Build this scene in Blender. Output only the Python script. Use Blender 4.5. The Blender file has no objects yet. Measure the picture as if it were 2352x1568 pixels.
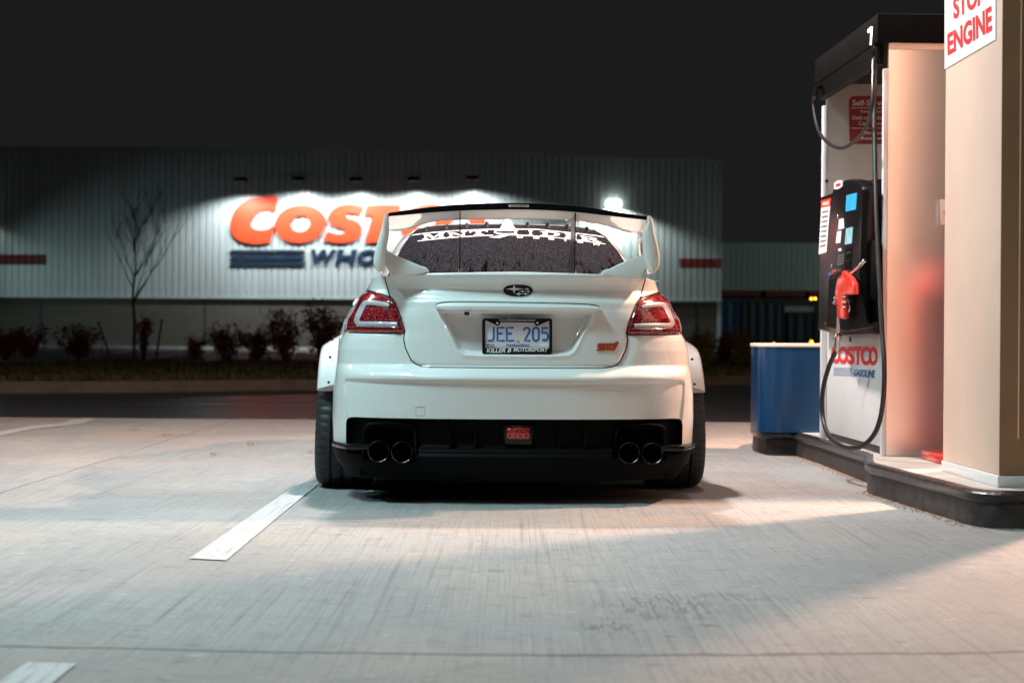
import bpy, bmesh, math, random
import numpy as np
from mathutils import Vector, Matrix
rad = math.radians
SC = bpy.context.scene
COL = SC.collection
# ------------------------------------------------------------------ camera, sky, light, exposure
FPX, PCX, PCY, CAMH = 4100.0, 1176.0, 784.0, 0.766
PITCH = math.atan(20.0 / FPX)
ROLL = rad(0.35)
cam = bpy.data.objects.new("camera", bpy.data.cameras.new("camera"))
COL.objects.link(cam)
CR = Matrix.Rotation(rad(90) - PITCH, 3, 'X') @ Matrix.Rotation(ROLL, 3, 'Z')
cam.matrix_world = Matrix.Translation((0, 0, CAMH)) @ CR.to_4x4()
cam.data.sensor_width = 36
cam.data.lens = 36 * FPX / 2352
cam.data.clip_start = 0.1
cam.data.clip_end = 2000
cam.data.dof.use_dof = True
cam.data.dof.focus_distance = 8.0
cam.data.dof.aperture_fstop = 3.6
SC.camera = cam
w = bpy.data.worlds.new("World"); SC.world = w; w.use_nodes = True
bg = w.node_tree.nodes['Background']
bg.inputs[0].default_value = (0.0113, 0.0110, 0.0113, 1)
bg.inputs[1].default_value = 1.0
SC.view_settings.view_transform = 'Standard'
SC.view_settings.look = 'None'
SC.view_settings.exposure = 0
SC.view_settings.gamma = 1
SC.cycles.max_bounces = 6
SC.cycles.use_denoising = True
SC.cycles.caustics_reflective = False
SC.cycles.caustics_refractive = False
SC.cycles.sample_clamp_indirect = 4

WHITE, COOL, WARM = (1, .99, .96), (.70, .93, 1.0), (1, .66, .50)
def area(loc, power, size, col, spread=180, target=None, name="canopy_light"):
    d = bpy.data.lights.new(name, 'AREA'); d.energy = power; d.size = size; d.color = col; d.spread = rad(spread)
    d.shape = 'SQUARE'
    o = bpy.data.objects.new(name, d); COL.objects.link(o); o.location = loc
    if target is not None:
        o.rotation_euler = (Vector(target) - Vector(loc)).to_track_quat('-Z', 'Y').to_euler()
    return o
# lamps of the fuel canopy (out of view above); the canopy soffit is at 4.72 m
LAMPZ = 4.62
CANOPY_LAMPS = [  # x, y, power, colour
    (3.95, 9.95, 1100, (1, .58, .40)), (-0.15, 10.4, 440, (1, .87, .83)), (-4.2, 12.2, 75, (1, .74, .60)),
    (-2.2, 6.5, 270, (.58, .93, 1.0)), (1.0, 8.5, 55, (1, .86, .80)), (.4, -2.6, 130, (1, .94, .90)), (-4.4, 7.4, 70, (.6, .92, 1))]
for (x, y, p, c) in CANOPY_LAMPS:
    area((x, y, LAMPZ), p, .75 if x == -2.2 else .28, c)

def cray(px, py):
    return (CR @ Vector(((px - PCX) / FPX, -(py - PCY) / FPX, -1.0)))
CO = Vector((0, 0, CAMH))
def W(px, py, Y):
    r = cray(px, py); return CO + r * (Y / r.y)
def G(px, py, z=0.0):
    r = cray(px, py); return CO + r * ((z - CAMH) / r.z)
# ------------------------------------------------------------------ materials
def nt(m):
    m.use_nodes = True
    return m.node_tree, m.node_tree.nodes['Principled BSDF']
def rgb(c): return (c[0], c[1], c[2], 1)
def M(name, col, rough=.5, metal=0, coat=0, coatr=.03, ns=8, na=.08, bump=0, bs=40, emit=None, es=0, spec=.5, stretch=(1, 1, 1)):
    m = bpy.data.materials.new(name); t, b = nt(m)
    tc = t.nodes.new('ShaderNodeTexCoord'); mp = t.nodes.new('ShaderNodeMapping'); mp.inputs['Scale'].default_value = stretch
    t.links.new(tc.outputs['Object'], mp.inputs[0])
    n = t.nodes.new('ShaderNodeTexNoise'); n.inputs['Scale'].default_value = ns; n.inputs['Detail'].default_value = 5
    t.links.new(mp.outputs[0], n.inputs['Vector'])
    r = t.nodes.new('ShaderNodeValToRGB')
    r.color_ramp.elements[0].position = .3; r.color_ramp.elements[1].position = .7
    r.color_ramp.elements[0].color = rgb([c * (1 - na) for c in col]); r.color_ramp.elements[1].color = rgb([min(1, c * (1 + na)) for c in col])
    t.links.new(n.outputs['Fac'], r.inputs[0]); t.links.new(r.outputs[0], b.inputs['Base Color'])
    b.inputs['Roughness'].default_value = rough; b.inputs['Metallic'].default_value = metal
    b.inputs['Specular IOR Level'].default_value = spec
    b.inputs['Coat Weight'].default_value = coat; b.inputs['Coat Roughness'].default_value = coatr
    if bump:
        n2 = t.nodes.new('ShaderNodeTexNoise'); n2.inputs['Scale'].default_value = bs; n2.inputs['Detail'].default_value = 4
        t.links.new(mp.outputs[0], n2.inputs['Vector'])
        bp = t.nodes.new('ShaderNodeBump'); bp.inputs['Strength'].default_value = bump; bp.inputs['Distance'].default_value = .01
        t.links.new(n2.outputs['Fac'], bp.inputs['Height']); t.links.new(bp.outputs[0], b.inputs['Normal'])
    if emit:
        b.inputs['Emission Color'].default_value = rgb(emit); b.inputs['Emission Strength'].default_value = es
    return m
class NX:
    """tiny helper for node expressions"""
    def __init__(s, m): s.t, s.b = nt(m); s.tc = s.t.nodes.new('ShaderNodeTexCoord'); s.P = s.tc.outputs['Object']
    def mth(s, op, a, b=0.0, c=None, clamp=False):
        n = s.t.nodes.new('ShaderNodeMath'); n.operation = op; n.use_clamp = clamp
        for i, v in enumerate((a, b) if c is None else (a, b, c)):
            if isinstance(v, (int, float)): n.inputs[i].default_value = v
            else: s.t.links.new(v, n.inputs[i])
        return n.outputs[0]
    def xyz(s):
        n = s.t.nodes.new('ShaderNodeSeparateXYZ'); s.t.links.new(s.P, n.inputs[0]); return n.outputs
    def mapp(s, sc=(1, 1, 1), loc=(0, 0, 0), rot=(0, 0, 0)):
        n = s.t.nodes.new('ShaderNodeMapping'); n.inputs['Scale'].default_value = sc; n.inputs['Location'].default_value = loc; n.inputs['Rotation'].default_value = rot
        s.t.links.new(s.P, n.inputs[0]); return n.outputs[0]
    def noise(s, scale, sc=(1, 1, 1), detail=4, rough=.55, dist=0, loc=(0, 0, 0), rot=(0, 0, 0)):
        n = s.t.nodes.new('ShaderNodeTexNoise'); n.inputs['Scale'].default_value = scale; n.inputs['Detail'].default_value = detail
        n.inputs['Roughness'].default_value = rough; n.inputs['Distortion'].default_value = dist
        s.t.links.new(s.mapp(sc, loc, rot), n.inputs['Vector']); return n.outputs['Fac']
    def ss(s, v, a, b):
        n = s.t.nodes.new('ShaderNodeMapRange'); n.interpolation_type = 'SMOOTHSTEP'
        n.inputs['From Min'].default_value = a; n.inputs['From Max'].default_value = b
        s.t.links.new(v, n.inputs['Value']); return n.outputs[0]
    def mix(s, f, a, b, mode='MIX'):
        n = s.t.nodes.new('ShaderNodeMix'); n.data_type = 'RGBA'; n.blend_type = mode
        for k, v in (('Factor', f), ('A', a), ('B', b)):
            i = [x for x in n.inputs if x.name == k and (x.type == ('VALUE' if k == 'Factor' else 'RGBA'))][0]
            if isinstance(v, tuple): i.default_value = rgb(v)
            elif isinstance(v, (int, float)): i.default_value = v
            else: s.t.links.new(v, i)
        return [x for x in n.outputs if x.type == 'RGBA'][0]
    def bump(s, h, st, d):
        n = s.t.nodes.new('ShaderNodeBump'); n.inputs['Strength'].default_value = st; n.inputs['Distance'].default_value = d
        s.t.links.new(h, n.inputs['Height']); s.t.links.new(n.outputs[0], s.b.inputs['Normal'])
    def set(s, **k):
        for n, v in k.items():
            n = n.replace('_', ' ')
            if isinstance(v, (int, float)): s.b.inputs[n].default_value = v
            elif isinstance(v, tuple): s.b.inputs[n].default_value = rgb(v)
            else: s.t.links.new(v, s.b.inputs[n])

def concrete_mat():
    m = bpy.data.materials.new('concrete_apron'); x = NX(m); X, Y, Z = x.xyz()
    blot = x.noise(.55, detail=6); fine = x.noise(80, detail=5, rough=.8)
    streak = x.noise(1, sc=(58, .5, 1), detail=6, rough=.68, dist=.3)
    streak2 = x.noise(1, sc=(150, 1.5, 1), detail=3, rough=.6)
    warmn = x.noise(.8, detail=3, loc=(7, 3, 0))
    col = x.mix(x.ss(blot, .3, .7), (.235, .24, .24), (.325, .328, .32))
    col = x.mix(x.mth('MULTIPLY', x.ss(warmn, .48, .70), .5), col, (.40, .325, .26))
    mott = x.noise(7, detail=5, rough=.65, loc=(1, 8, 0)); col = x.mix(x.mth('MULTIPLY', x.ss(mott, .50, .68), .45), col, (.20, .195, .20))
    # longitudinal broom lines, strongest on the poured lane behind the car
    g = x.mth('MULTIPLY', x.ss(streak, .50, .30), x.ss(x.noise(.9, sc=(1, .7, 1), detail=2, loc=(3, 9, 0)), .35, .62))
    col = x.mix(x.mth('MULTIPLY', g, .68), col, (.105, .105, .12))
    col = x.mix(x.mth('MULTIPLY', x.ss(streak2, .58, .72), .25), col, (.50, .49, .47))
    col = x.mix(x.mth('MULTIPLY', x.ss(streak2, .46, .34), .55), col, (.17, .17, .18))
    # pits and scuffs, drawn out crosswise
    pit = x.noise(1, sc=(15, 27, 1), detail=5, rough=.75)
    col = x.mix(x.mth('MULTIPLY', x.ss(pit, .58, .67), .7), col, (.12, .115, .12))
    pit2 = x.noise(1, sc=(7, 18, 1), detail=4, rough=.7, loc=(5, 1, 0))
    col = x.mix(x.mth('MULTIPLY', x.ss(pit2, .59, .70), .8), col, (.13, .125, .12))
    pale = x.noise(1, sc=(14, 30, 1), detail=3, loc=(11, 4, 0))
    col = x.mix(x.mth('MULTIPLY', x.ss(pale, .62, .74), .5), col, (.56, .54, .50))
    # oil marks left of and right of the lane centre
    def spot(cx, cy, rx, ry, k, c=(.10, .095, .085)):
        nonlocal col
        dx = x.mth('DIVIDE', x.mth('SUBTRACT', X, cx), rx); dy = x.mth('DIVIDE', x.mth('SUBTRACT', Y, cy), ry)
        d = x.mth('ADD', x.mth('MULTIPLY', dx, dx), x.mth('MULTIPLY', dy, dy))
        f = x.mth('MULTIPLY', x.ss(d, 1, .1), x.ss(x.noise(1, sc=(75, 9, 1), detail=6, rough=.75, loc=(cx, cy, 0)), .46, .60))
        col = x.mix(x.mth('MULTIPLY', f, k), col, c)
    spot(.42, 5.0, .22, .32, .75); spot(.25, 4.65, .10, .2, .8); spot(.62, 5.2, .2, .12, .6); spot(-.02, 5.75, .1, .05, .7)
    spot(.38, 7.0, .18, .1, .8, (.45, .22, .06)); spot(-.15, 6.9, .5, .25, .35, (.42, .27, .14)); spot(.55, 4.0, .3, .15, .5)
    spot(-1.4, 4.6, .5, .2, .35)
    # joints: one across, one along
    jn = x.noise(3, detail=4)
    jy = x.mth('ADD', x.mth('ADD', Y, x.mth('MULTIPLY', x.mth('SUBTRACT', jn, .5), .06)), x.mth('MULTIPLY', x.mth('MULTIPLY', X, X), -.055))
    j1 = x.mth('ABSOLUTE', x.mth('SUBTRACT', jy, 4.245))
    wj = x.ss(j1, .016, .004)
    j2 = x.mth('ABSOLUTE', x.mth('SUBTRACT', x.mth('ADD', X, x.mth('MULTIPLY', x.mth('SUBTRACT', jn, .5), .04)), -2.40))
    wj2 = x.mth('MULTIPLY', x.ss(j2, .009, .003), .7)
    jb = x.mth('MULTIPLY', x.ss(j1, .03, .006), x.ss(x.noise(4, detail=3, loc=(2, 2, 0)), .56, .66))
    j = x.mth('MAXIMUM', x.mth('MAXIMUM', wj, wj2), jb)
    col = x.mix(x.mth('MULTIPLY', j, .85), col, (.055, .045, .045))
    col = x.mix(x.mth('MULTIPLY', x.ss(fine, .42, .66), .38), col, (.15, .15, .15))
    h = x.mth('ADD', x.mth('MULTIPLY', streak, 1.0), x.mth('ADD', x.mth('MULTIPLY', fine, .5), x.mth('MULTIPLY', streak2, .6)))
    h = x.mth('SUBTRACT', h, x.mth('MULTIPLY', j, 1.5))
    x.bump(h, .45, .006)
    x.set(Base_Color=col, Roughness=.78)
    x.b.inputs['Specular IOR Level'].default_value = .35
    return m
def asphalt_mat():
    m = bpy.data.materials.new('asphalt'); x = NX(m)
    col = x.mix(x.noise(120, detail=4, rough=.7), (.018, .018, .020), (.05, .05, .052))
    col = x.mix(x.mth('MULTIPLY', x.noise(.3, detail=4), .5), col, (.035, .034, .036))
    x.set(Base_Color=col, Roughness=x.mth('ADD', x.mth('MULTIPLY', x.noise(1, sc=(.2, 1.6, 1), detail=4), .26), .18))
    x.bump(x.noise(90, detail=3), .25, .004); return m
def paintline_mat():
    m = bpy.data.materials.new('worn_road_paint'); x = NX(m)
    f = x.mth('MAXIMUM', x.ss(x.noise(1, sc=(110, 3, 1), detail=4), .54, .62), x.ss(x.noise(45, detail=5, rough=.7), .57, .64))
    col = x.mix(x.mth('MULTIPLY', f, .75), (.44, .45, .46), (.24, .24, .235))
    x.set(Base_Color=col, Roughness=.6); x.bump(x.noise(1, sc=(90, 4, 1), detail=4), .3, .004); return m
def pearl():
    m = bpy.data.materials.new('pearl_white_paint'); x = NX(m)
    fl = x.noise(900, detail=2, rough=.8)
    col = x.mix(x.ss(fl, .4, .7), (.70, .71, .685), (.80, .81, .78))
    x.set(Base_Color=col, Roughness=.42, Metallic=.0)
    x.b.inputs['Coat Weight'].default_value = 1.0; x.b.inputs['Coat Roughness'].default_value = .035; x.b.inputs['Coat IOR'].default_value = 1.6
    return m
def lens_mat():
    m = bpy.data.materials.new('red_lamp_lens'); x = NX(m)
    v = x.t.nodes.new('ShaderNodeTexVoronoi'); v.inputs['Scale'].default_value = 135; x.t.links.new(x.mapp((1, .3, 1)), v.inputs['Vector'])
    n = x.noise(60, detail=3, rough=.7)
    col = x.mix(x.ss(v.outputs['Distance'], .1, .7), (.46, .010, .022), (.06, .001, .004))
    col = x.mix(x.mth('MULTIPLY', x.ss(n, .56, .68), .8), col, (.85, .05, .05))
    col = x.mix(x.mth('MULTIPLY', x.ss(x.noise(150, detail=2, loc=(3, 3, 3)), .66, .74), .8), col, (.9, .45, .45))
    x.set(Base_Color=col, Roughness=.16)
    x.b.inputs['Coat Weight'].default_value = 1; x.b.inputs['Coat Roughness'].default_value = .02
    return m
def glass_wet():
    m = bpy.data.materials.new('wet_tinted_glass'); x = NX(m)
    n = x.noise(170, detail=2, rough=.9); dr = x.noise(1, sc=(34, 4, 9), detail=4, rough=.6, dist=.8)
    X, Y, Z = x.xyz()
    runs = x.mth('MULTIPLY', x.ss(dr, .57, .63), x.ss(Z, 1.20, 1.08))
    fog = x.mth('MULTIPLY', x.ss(n, .44, .62), x.mth('SUBTRACT', 1, runs))
    col = x.mix(fog, (.0015, .0015, .002), (.040, .039, .047))
    x.set(Base_Color=col, Roughness=x.mth('ADD', x.mth('MULTIPLY', fog, .3), .38))
    x.b.inputs['Specular IOR Level'].default_value = .0; x.b.inputs['IOR'].default_value = 1.12
    x.bump(n, .5, .001); return m
def clad_mat():
    m = bpy.data.materials.new('ribbed_wall_cladding'); x = NX(m)
    col = x.mix(x.noise(1, sc=(2, .2, .15), detail=4), (.42, .45, .45), (.60, .63, .62))
    x.set(Base_Color=col, Roughness=x.mth('ADD', .22, x.mth('MULTIPLY', x.noise(3, detail=3), .2)), Metallic=.15); return m
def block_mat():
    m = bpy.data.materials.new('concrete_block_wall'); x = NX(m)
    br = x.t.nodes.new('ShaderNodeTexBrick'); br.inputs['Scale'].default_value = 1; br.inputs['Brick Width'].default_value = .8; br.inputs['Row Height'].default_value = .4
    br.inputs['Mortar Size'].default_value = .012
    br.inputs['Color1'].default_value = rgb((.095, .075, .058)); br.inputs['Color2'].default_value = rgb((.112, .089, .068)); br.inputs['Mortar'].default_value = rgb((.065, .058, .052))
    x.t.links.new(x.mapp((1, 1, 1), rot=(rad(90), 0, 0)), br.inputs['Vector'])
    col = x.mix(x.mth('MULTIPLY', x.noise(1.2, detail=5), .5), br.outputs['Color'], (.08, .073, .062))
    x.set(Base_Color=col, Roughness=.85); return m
MT = {}
MT['concrete'] = concrete_mat(); MT['asphalt'] = asphalt_mat(); MT['line'] = paintline_mat(); MT['paint'] = pearl(); MT['lens'] = lens_mat()
MT['glass'] = glass_wet(); MT['clad'] = clad_mat(); MT['block'] = block_mat()
MT['soil'] = M('dark_ground', (.03, .028, .022), .9, ns=2, na=.4)
MT['grass'] = M('night_grass', (.075, .065, .022), .9, ns=9, na=.6, bump=.6, bs=60)
MT['kerb'] = M('concrete_kerb', (.13, .105, .08), .8, ns=5, na=.2)
MT['island'] = M('island_concrete', (.44, .40, .36), .8, ns=4, na=.16, bump=.2, bs=60)
MT['blackedge'] = M('black_kerb_paint', (.016, .014, .016), .26, ns=14, na=.5, bump=.35, bs=35)
MT['kerbside'] = M('scuffed_kerb_side', (.034, .027, .025), .5, ns=11, na=.55, bump=.35, bs=30)
MT['column'] = M('beige_column_paint', (.79, .575, .465), .45, ns=3, na=.05, bump=.08, bs=120)
MT['white'] = M('white_painted_steel', (.76, .75, .75), .30, ns=4, na=.04)
MT['whitemat'] = M('white_print', (.78, .78, .78), .5, ns=4, na=.05)
MT['red'] = M('red_print', (.78, .03, .035), .45, ns=5, na=.08)
MT['signred'] = M('red_sign_face', (.85, .048, .008), .5, ns=.6, na=.06)
MT['navy'] = M('navy_sign_face', (.002, .016, .045), .5, ns=2, na=.1)
MT['blue'] = M('blue_print', (.012, .16, .38), .4, ns=4, na=.1)
MT['steel'] = M('brushed_steel', (.62, .60, .60), .28, metal=.9, ns=10, na=.1)
MT['fin'] = M('cream_panel_steel', (.80, .80, .79), .30, metal=.8, ns=2, na=.04, coat=.8, coatr=.12, spec=.9)
MT['black'] = M('black_plastic', (.006, .0055, .0065), .30, ns=9, na=.2, spec=.3)
MT['matblack'] = M('matt_black_plastic', (.0018, .0018, .002), .6, ns=9, na=.2, spec=.08)
MT['carbon'] = M('dark_gloss_trim', (.006, .0065, .0075), .22, ns=12, na=.2, spec=.35)
MT['hose'] = M('black_rubber_hose', (.014, .012, .014), .35, ns=9, na=.2)
MT['rubber'] = M('tyre_rubber', (.016, .017, .019), .55, ns=20, na=.25, bump=.1, bs=80)
MT['rednoz'] = M('red_nozzle_grip', (.72, .035, .02), .25, ns=9, na=.08, coat=.5)
MT['chrome'] = M('chrome', (.75, .75, .76), .15, metal=1, ns=8, na=.1)
MT['tip'] = M('burnt_exhaust_steel', (.085, .07, .065), .25, metal=1, ns=30, na=.4)
MT['bin'] = M('blue_gloss_steel', (.0006, .034, .098), .28, ns=2, na=.12, coat=.4, coatr=.1)
MT['cream'] = M('cream_lid', (.72, .62, .52), .45, ns=5, na=.08)
MT['screen'] = M('lit_blue_screen', (.02, .25, .45), .3, ns=30, na=.3, emit=(.01, .38, .62), es=.6)
MT['screen2'] = M('lit_pale_screen', (.2, .4, .45), .3, ns=30, na=.3, emit=(.22, .50, .60), es=.4)
MT['amber'] = M('amber_lamp', (.9, .4, .05), .3, emit=(1, .42, .02), es=7)
MT['lampface'] = M('lit_lamp_face', (.9, .95, .95), .3, emit=(.85, 1, .95), es=9)
MT['guide'] = M('white_light_guide', (.38, .36, .39), .35, ns=20, na=.06, coat=.6)
MT['fog'] = M('red_fog_lens', (.42, .015, .015), .2, ns=120, na=.8, coat=1)
MT['plate'] = M('number_plate_white', (.66, .67, .72), .38, ns=6, na=.05)
MT['plateblue'] = M('number_plate_blue', (.008, .13, .42), .35, ns=6, na=.1)
MT['darkred'] = M('dark_red_stripe', (.20, .020, .016), .55, ns=3, na=.15)
MT['emblemred'] = M('badge_red', (.42, .06, .02), .3, ns=8, na=.15)
MT['bark'] = M('bare_bark', (.05, .042, .04), .9, ns=20, na=.3)
MT['twig'] = M('dark_twig', (.022, .018, .017), .9, ns=20, na=.3)
MT['leafred'] = M('dark_red_leaf', (.17, .028, .034), .8, ns=20, na=.5)
MT['leafyel'] = M('yellow_green_leaf', (.20, .15, .025), .8, ns=20, na=.4)
MT['leafbrown'] = M('brown_leaf', (.22, .12, .05), .8, ns=40, na=.3)
MT['contblue'] = M('blue_container_paint', (.010, .07, .16), .5, ns=3, na=.3)
MT['contdark'] = M('dark_container_paint', (.012, .02, .035), .6, ns=3, na=.3)
MT['soffit'] = M('white_soffit', (.30, .28, .26), .6, ns=2, na=.05)
MT['orange'] = M('orange_print', (.65, .22, .04), .5)
MT['clearlens'] = M('clear_lamp_lens', (.7, .7, .7), .1, ns=20, na=.1, coat=1)

# ------------------------------------------------------------------ object helpers
def thing(name, label, cat, loc=(0, 0, 0), rz=0, group=None):
    o = bpy.data.objects.new(name, None); COL.objects.link(o); o.location = loc; o.rotation_euler = (0, 0, rz)
    o.empty_display_size = .1
    tag(o, label, cat, group); return o
def tag(o, label=None, cat=None, group=None, kind=None):
    if label: o['label'] = label
    if cat: o['category'] = cat
    if group: o['group'] = group
    if kind: o['kind'] = kind
    return o
def mk(name, verts, faces, mat, parent=None, smooth=False, auto=None):
    me = bpy.data.meshes.new(name); me.from_pydata([tuple(v) for v in verts], [], faces); me.update()
    if mat is not None: me.materials.append(mat)
    o = bpy.data.objects.new(name, me); COL.objects.link(o)
    if parent is not None: o.parent = parent
    if smooth:
        me.polygons.foreach_set('use_smooth', [True] * len(me.polygons))
        if auto:
            bm = bmesh.new(); bm.from_mesh(me)
            for e in bm.edges:
                if len(e.link_faces) == 2 and e.calc_face_angle(0) > rad(auto): e.smooth = False
            bm.to_mesh(me); bm.free()
    return o
class MB:
    def __init__(s): s.v = []; s.f = []
    def add(s, v, f):
        n = len(s.v); s.v += [tuple(p) for p in v]; s.f += [tuple(i + n for i in q) for q in f]; return s
    def box(s, c, d, mtx=None):
        x, y, z = [k / 2 for k in d]; vs = [Vector((i * x, j * y, k * z)) for i in (-1, 1) for j in (-1, 1) for k in (-1, 1)]
        if mtx: vs = [mtx @ v for v in vs]
        vs = [v + Vector(c) for v in vs]
        return s.add(vs, [(0, 1, 3, 2), (4, 6, 7, 5), (0, 4, 5, 1), (2, 3, 7, 6), (0, 2, 6, 4), (1, 5, 7, 3)])
    def bbox(s, a, b): return s.box([(a[i] + b[i]) / 2 for i in range(3)], [abs(b[i] - a[i]) for i in range(3)])
    def tube(s, pts, r, n=8, cap=True):
        pts = [Vector(p) for p in pts]; rs = r if isinstance(r, (list, tuple)) else [r] * len(pts)
        vs = []; fs = []; up = None
        for i, p in enumerate(pts):
            t = (pts[min(i + 1, len(pts) - 1)] - pts[max(i - 1, 0)]).normalized()
            if up is None: up = t.orthogonal().normalized()
            up = (up - t * up.dot(t)).normalized() if (up - t * up.dot(t)).length > 1e-6 else t.orthogonal().normalized()
            sd = t.cross(up)
            for k in range(n):
                a = 2 * math.pi * k / n; vs.append(p + (up * math.cos(a) + sd * math.sin(a)) * rs[i])
        for i in range(len(pts) - 1):
            for k in range(n): fs.append((i * n + k, i * n + (k + 1) % n, (i + 1) * n + (k + 1) % n, (i + 1) * n + k))
        if cap: fs.append(tuple(range(n - 1, -1, -1))); fs.append(tuple((len(pts) - 1) * n + k for k in range(n)))
        return s.add(vs, fs)
    def lathe(s, prof, c, axis='Z', n=24, close=False):
        vs = []; fs = []; m = len(prof)
        for k in range(n):
            a = 2 * math.pi * k / n
            for (r, h) in prof:
                p = {'Z': (r * math.cos(a), r * math.sin(a), h), 'Y': (r * math.cos(a), h, r * math.sin(a)), 'X': (h, r * math.cos(a), r * math.sin(a))}[axis]
                vs.append(Vector(p) + Vector(c))
        for k in range(n):
            for i in range(m if close else m - 1):
                fs.append((k * m + i, k * m + (i + 1) % m, ((k + 1) % n) * m + (i + 1) % m, ((k + 1) % n) * m + i))
        return s.add(vs, fs)
    def obj(s, name, mat, parent=None, smooth=False, auto=None, bevel=0, seg=2):
        o = mk(name, s.v, s.f, mat, parent)
        bm = bmesh.new(); bm.from_mesh(o.data)
        bmesh.ops.recalc_face_normals(bm, faces=bm.faces)
        if bevel:
            es = [e for e in bm.edges if len(e.link_faces) == 2 and e.calc_face_angle(0) > rad(25)]
            bmesh.ops.bevel(bm, geom=es, offset=bevel, segments=seg, profile=.5, affect='EDGES', clamp_overlap=True)
        if smooth or bevel:
            for f in bm.faces: f.smooth = True
            for e in bm.edges:
                if len(e.link_faces) == 2 and e.calc_face_angle(0) > rad(auto or 35): e.smooth = False
        bm.to_mesh(o.data); bm.free(); return o
def prism(poly, ext):
    """poly: list of 3D pts, ext: Vector"""
    n = len(poly); a = [Vector(p) for p in poly]; b = [p + Vector(ext) for p in a]
    fs = [tuple(range(n)), tuple(range(2 * n - 1, n - 1, -1))] + [(i, n + i, n + (i + 1) % n, (i + 1) % n) for i in range(n)]
    return a + b, fs
def crom(pts, k=8):
    pts = [Vector(p) for p in pts]; out = []
    for i in range(len(pts) - 1):
        p0 = pts[max(i - 1, 0)]; p1 = pts[i]; p2 = pts[i + 1]; p3 = pts[min(i + 2, len(pts) - 1)]
        for j in range(k):
            t = j / k; out.append(.5 * ((2 * p1) + (p2 - p0) * t + (2 * p0 - 5 * p1 + 4 * p2 - p3) * t * t + (3 * p1 - p0 - 3 * p2 + p3) * t ** 3))
    out.append(pts[-1]); return out
TXT = {}
def textgeo(body, bold=.0, shear=0.0, font=None):
    key = (body, bold, shear)
    if key in TXT: return TXT[key]
    c = bpy.data.curves.new('t', 'FONT'); c.body = body; c.size = 1; c.offset = bold; c.shear = shear; c.resolution_u = 4; c.fill_mode = 'BOTH'
    o = bpy.data.objects.new('t', c); COL.objects.link(o)
    dg = bpy.context.evaluated_depsgraph_get()
    me = bpy.data.meshes.new_from_object(o.evaluated_get(dg))
    bm = bmesh.new(); bm.from_mesh(me); bmesh.ops.remove_doubles(bm, verts=bm.verts, dist=1e-4)
    bm.verts.index_update()
    vs = np.array([v.co[:2] for v in bm.verts]); fs = [tuple(v.index for v in f.verts) for f in bm.faces]
    bm.free(); bpy.data.objects.remove(o); bpy.data.curves.remove(c); bpy.data.meshes.remove(me)
    mn = vs.min(0); mx = vs.max(0); vs = (vs - mn) / (mx - mn)
    TXT[key] = (vs, fs); return TXT[key]
def quadmap(q):
    TL, TR, BR, BL = q
    def f(u, v):  # u right, v up in 0..1
        top = (TL[0] + (TR[0] - TL[0]) * u, TL[1] + (TR[1] - TL[1]) * u); bot = (BL[0] + (BR[0] - BL[0]) * u, BL[1] + (BR[1] - BL[1]) * u)
        return (bot[0] + (top[0] - bot[0]) * v, bot[1] + (top[1] - bot[1]) * v)
    return f
def rectq(x0, y0, x1, y1): return ((x0, y0), (x1, y0), (x1, y1), (x0, y1))
def decal_text(name, body, quad, mapfn, mat, parent, bold=.0, shear=0.0):
    vs, fs = textgeo(body, bold, shear); qm = quadmap(quad)
    return mk(name, [mapfn(*qm(u, v)) for u, v in vs], fs, mat, parent)
def decal_poly(name, polys, mapfn, mat, parent, thick=None):
    mb = MB()
    for p in polys:
        pts = [mapfn(*q) for q in p]
        if thick is None: mb.add(pts, [tuple(range(len(pts)))])
        else: mb.add(*prism(pts, thick))
    return mb.obj(name, mat, parent)
def ribbon2d(path, wd, n=1):
    """flat ribbon around a 2D path -> quads"""
    P = [Vector((p[0], p[1])) for p in path]; L = []; R = []
    for i, p in enumerate(P):
        a = P[max(i - 1, 0)]; b = P[min(i + 1, len(P) - 1)]; t = (b - a).normalized(); nn = Vector((-t.y, t.x)); L.append(p + nn * wd / 2); R.append(p - nn * wd / 2)
    return [[L[i], L[i + 1], R[i + 1], R[i]] for i in range(len(P) - 1)]
# ------------------------------------------------------------------ the setting
def sheet(name, pts, z, mat, kind='structure'):
    o = mk(name, [(p[0], p[1], z) for p in pts], [tuple(range(len(pts)))], mat); tag(o, kind=kind); return o
sheet('ground', [(-400, -60), (400, -60), (400, 900), (-400, 900)], -.016, MT['soil'])
aL, aR = G(-60, 957.5), G(2420, 974.5)
def ext(a, b, x): t = (x - a.x) / (b.x - a.x); return (x, a.y + (b.y - a.y) * t)
sheet('drive_lane', [(-60, 14), (60, 14), (60, 34), (-60, 34)], -.008, MT['asphalt'])
apr = [(-14, -8), (14, -8), ext(aL, aR, 14), ext(aL, aR, -14)]
o = sheet('concrete_apron', apr, 0, MT['concrete'])
MT['lotasph'] = M('lot_asphalt', (.055, .053, .055), .55, ns=3, na=.3, bump=.2, bs=60)
sheet('parking_lot', [(-60, 41), (60, 41), (60, 91.2), (-60, 91.2)], -.004, MT['lotasph'])
def mark(name, quad, label, cat, group=None, z=.004):
    o = mk(name, [tuple(G(*q, 0)[:2]) + (z,) for q in quad], [tuple(range(len(quad)))], MT['line']); tag(o, label, cat, group); return o
LG = 'white dashes painted along the lane'
mark('lane_marking', [(690, 1108), (737, 1108), (628, 1197), (520, 1288), (435, 1284), (570, 1190)], 'white painted dash ending at the left rear tyre of the car', 'road marking', LG)
mark('lane_marking', [(62, 1523), (176, 1526), (60, 1621), (-70, 1618)], 'white painted dash cut off by the bottom left corner', 'road marking', LG)
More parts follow.
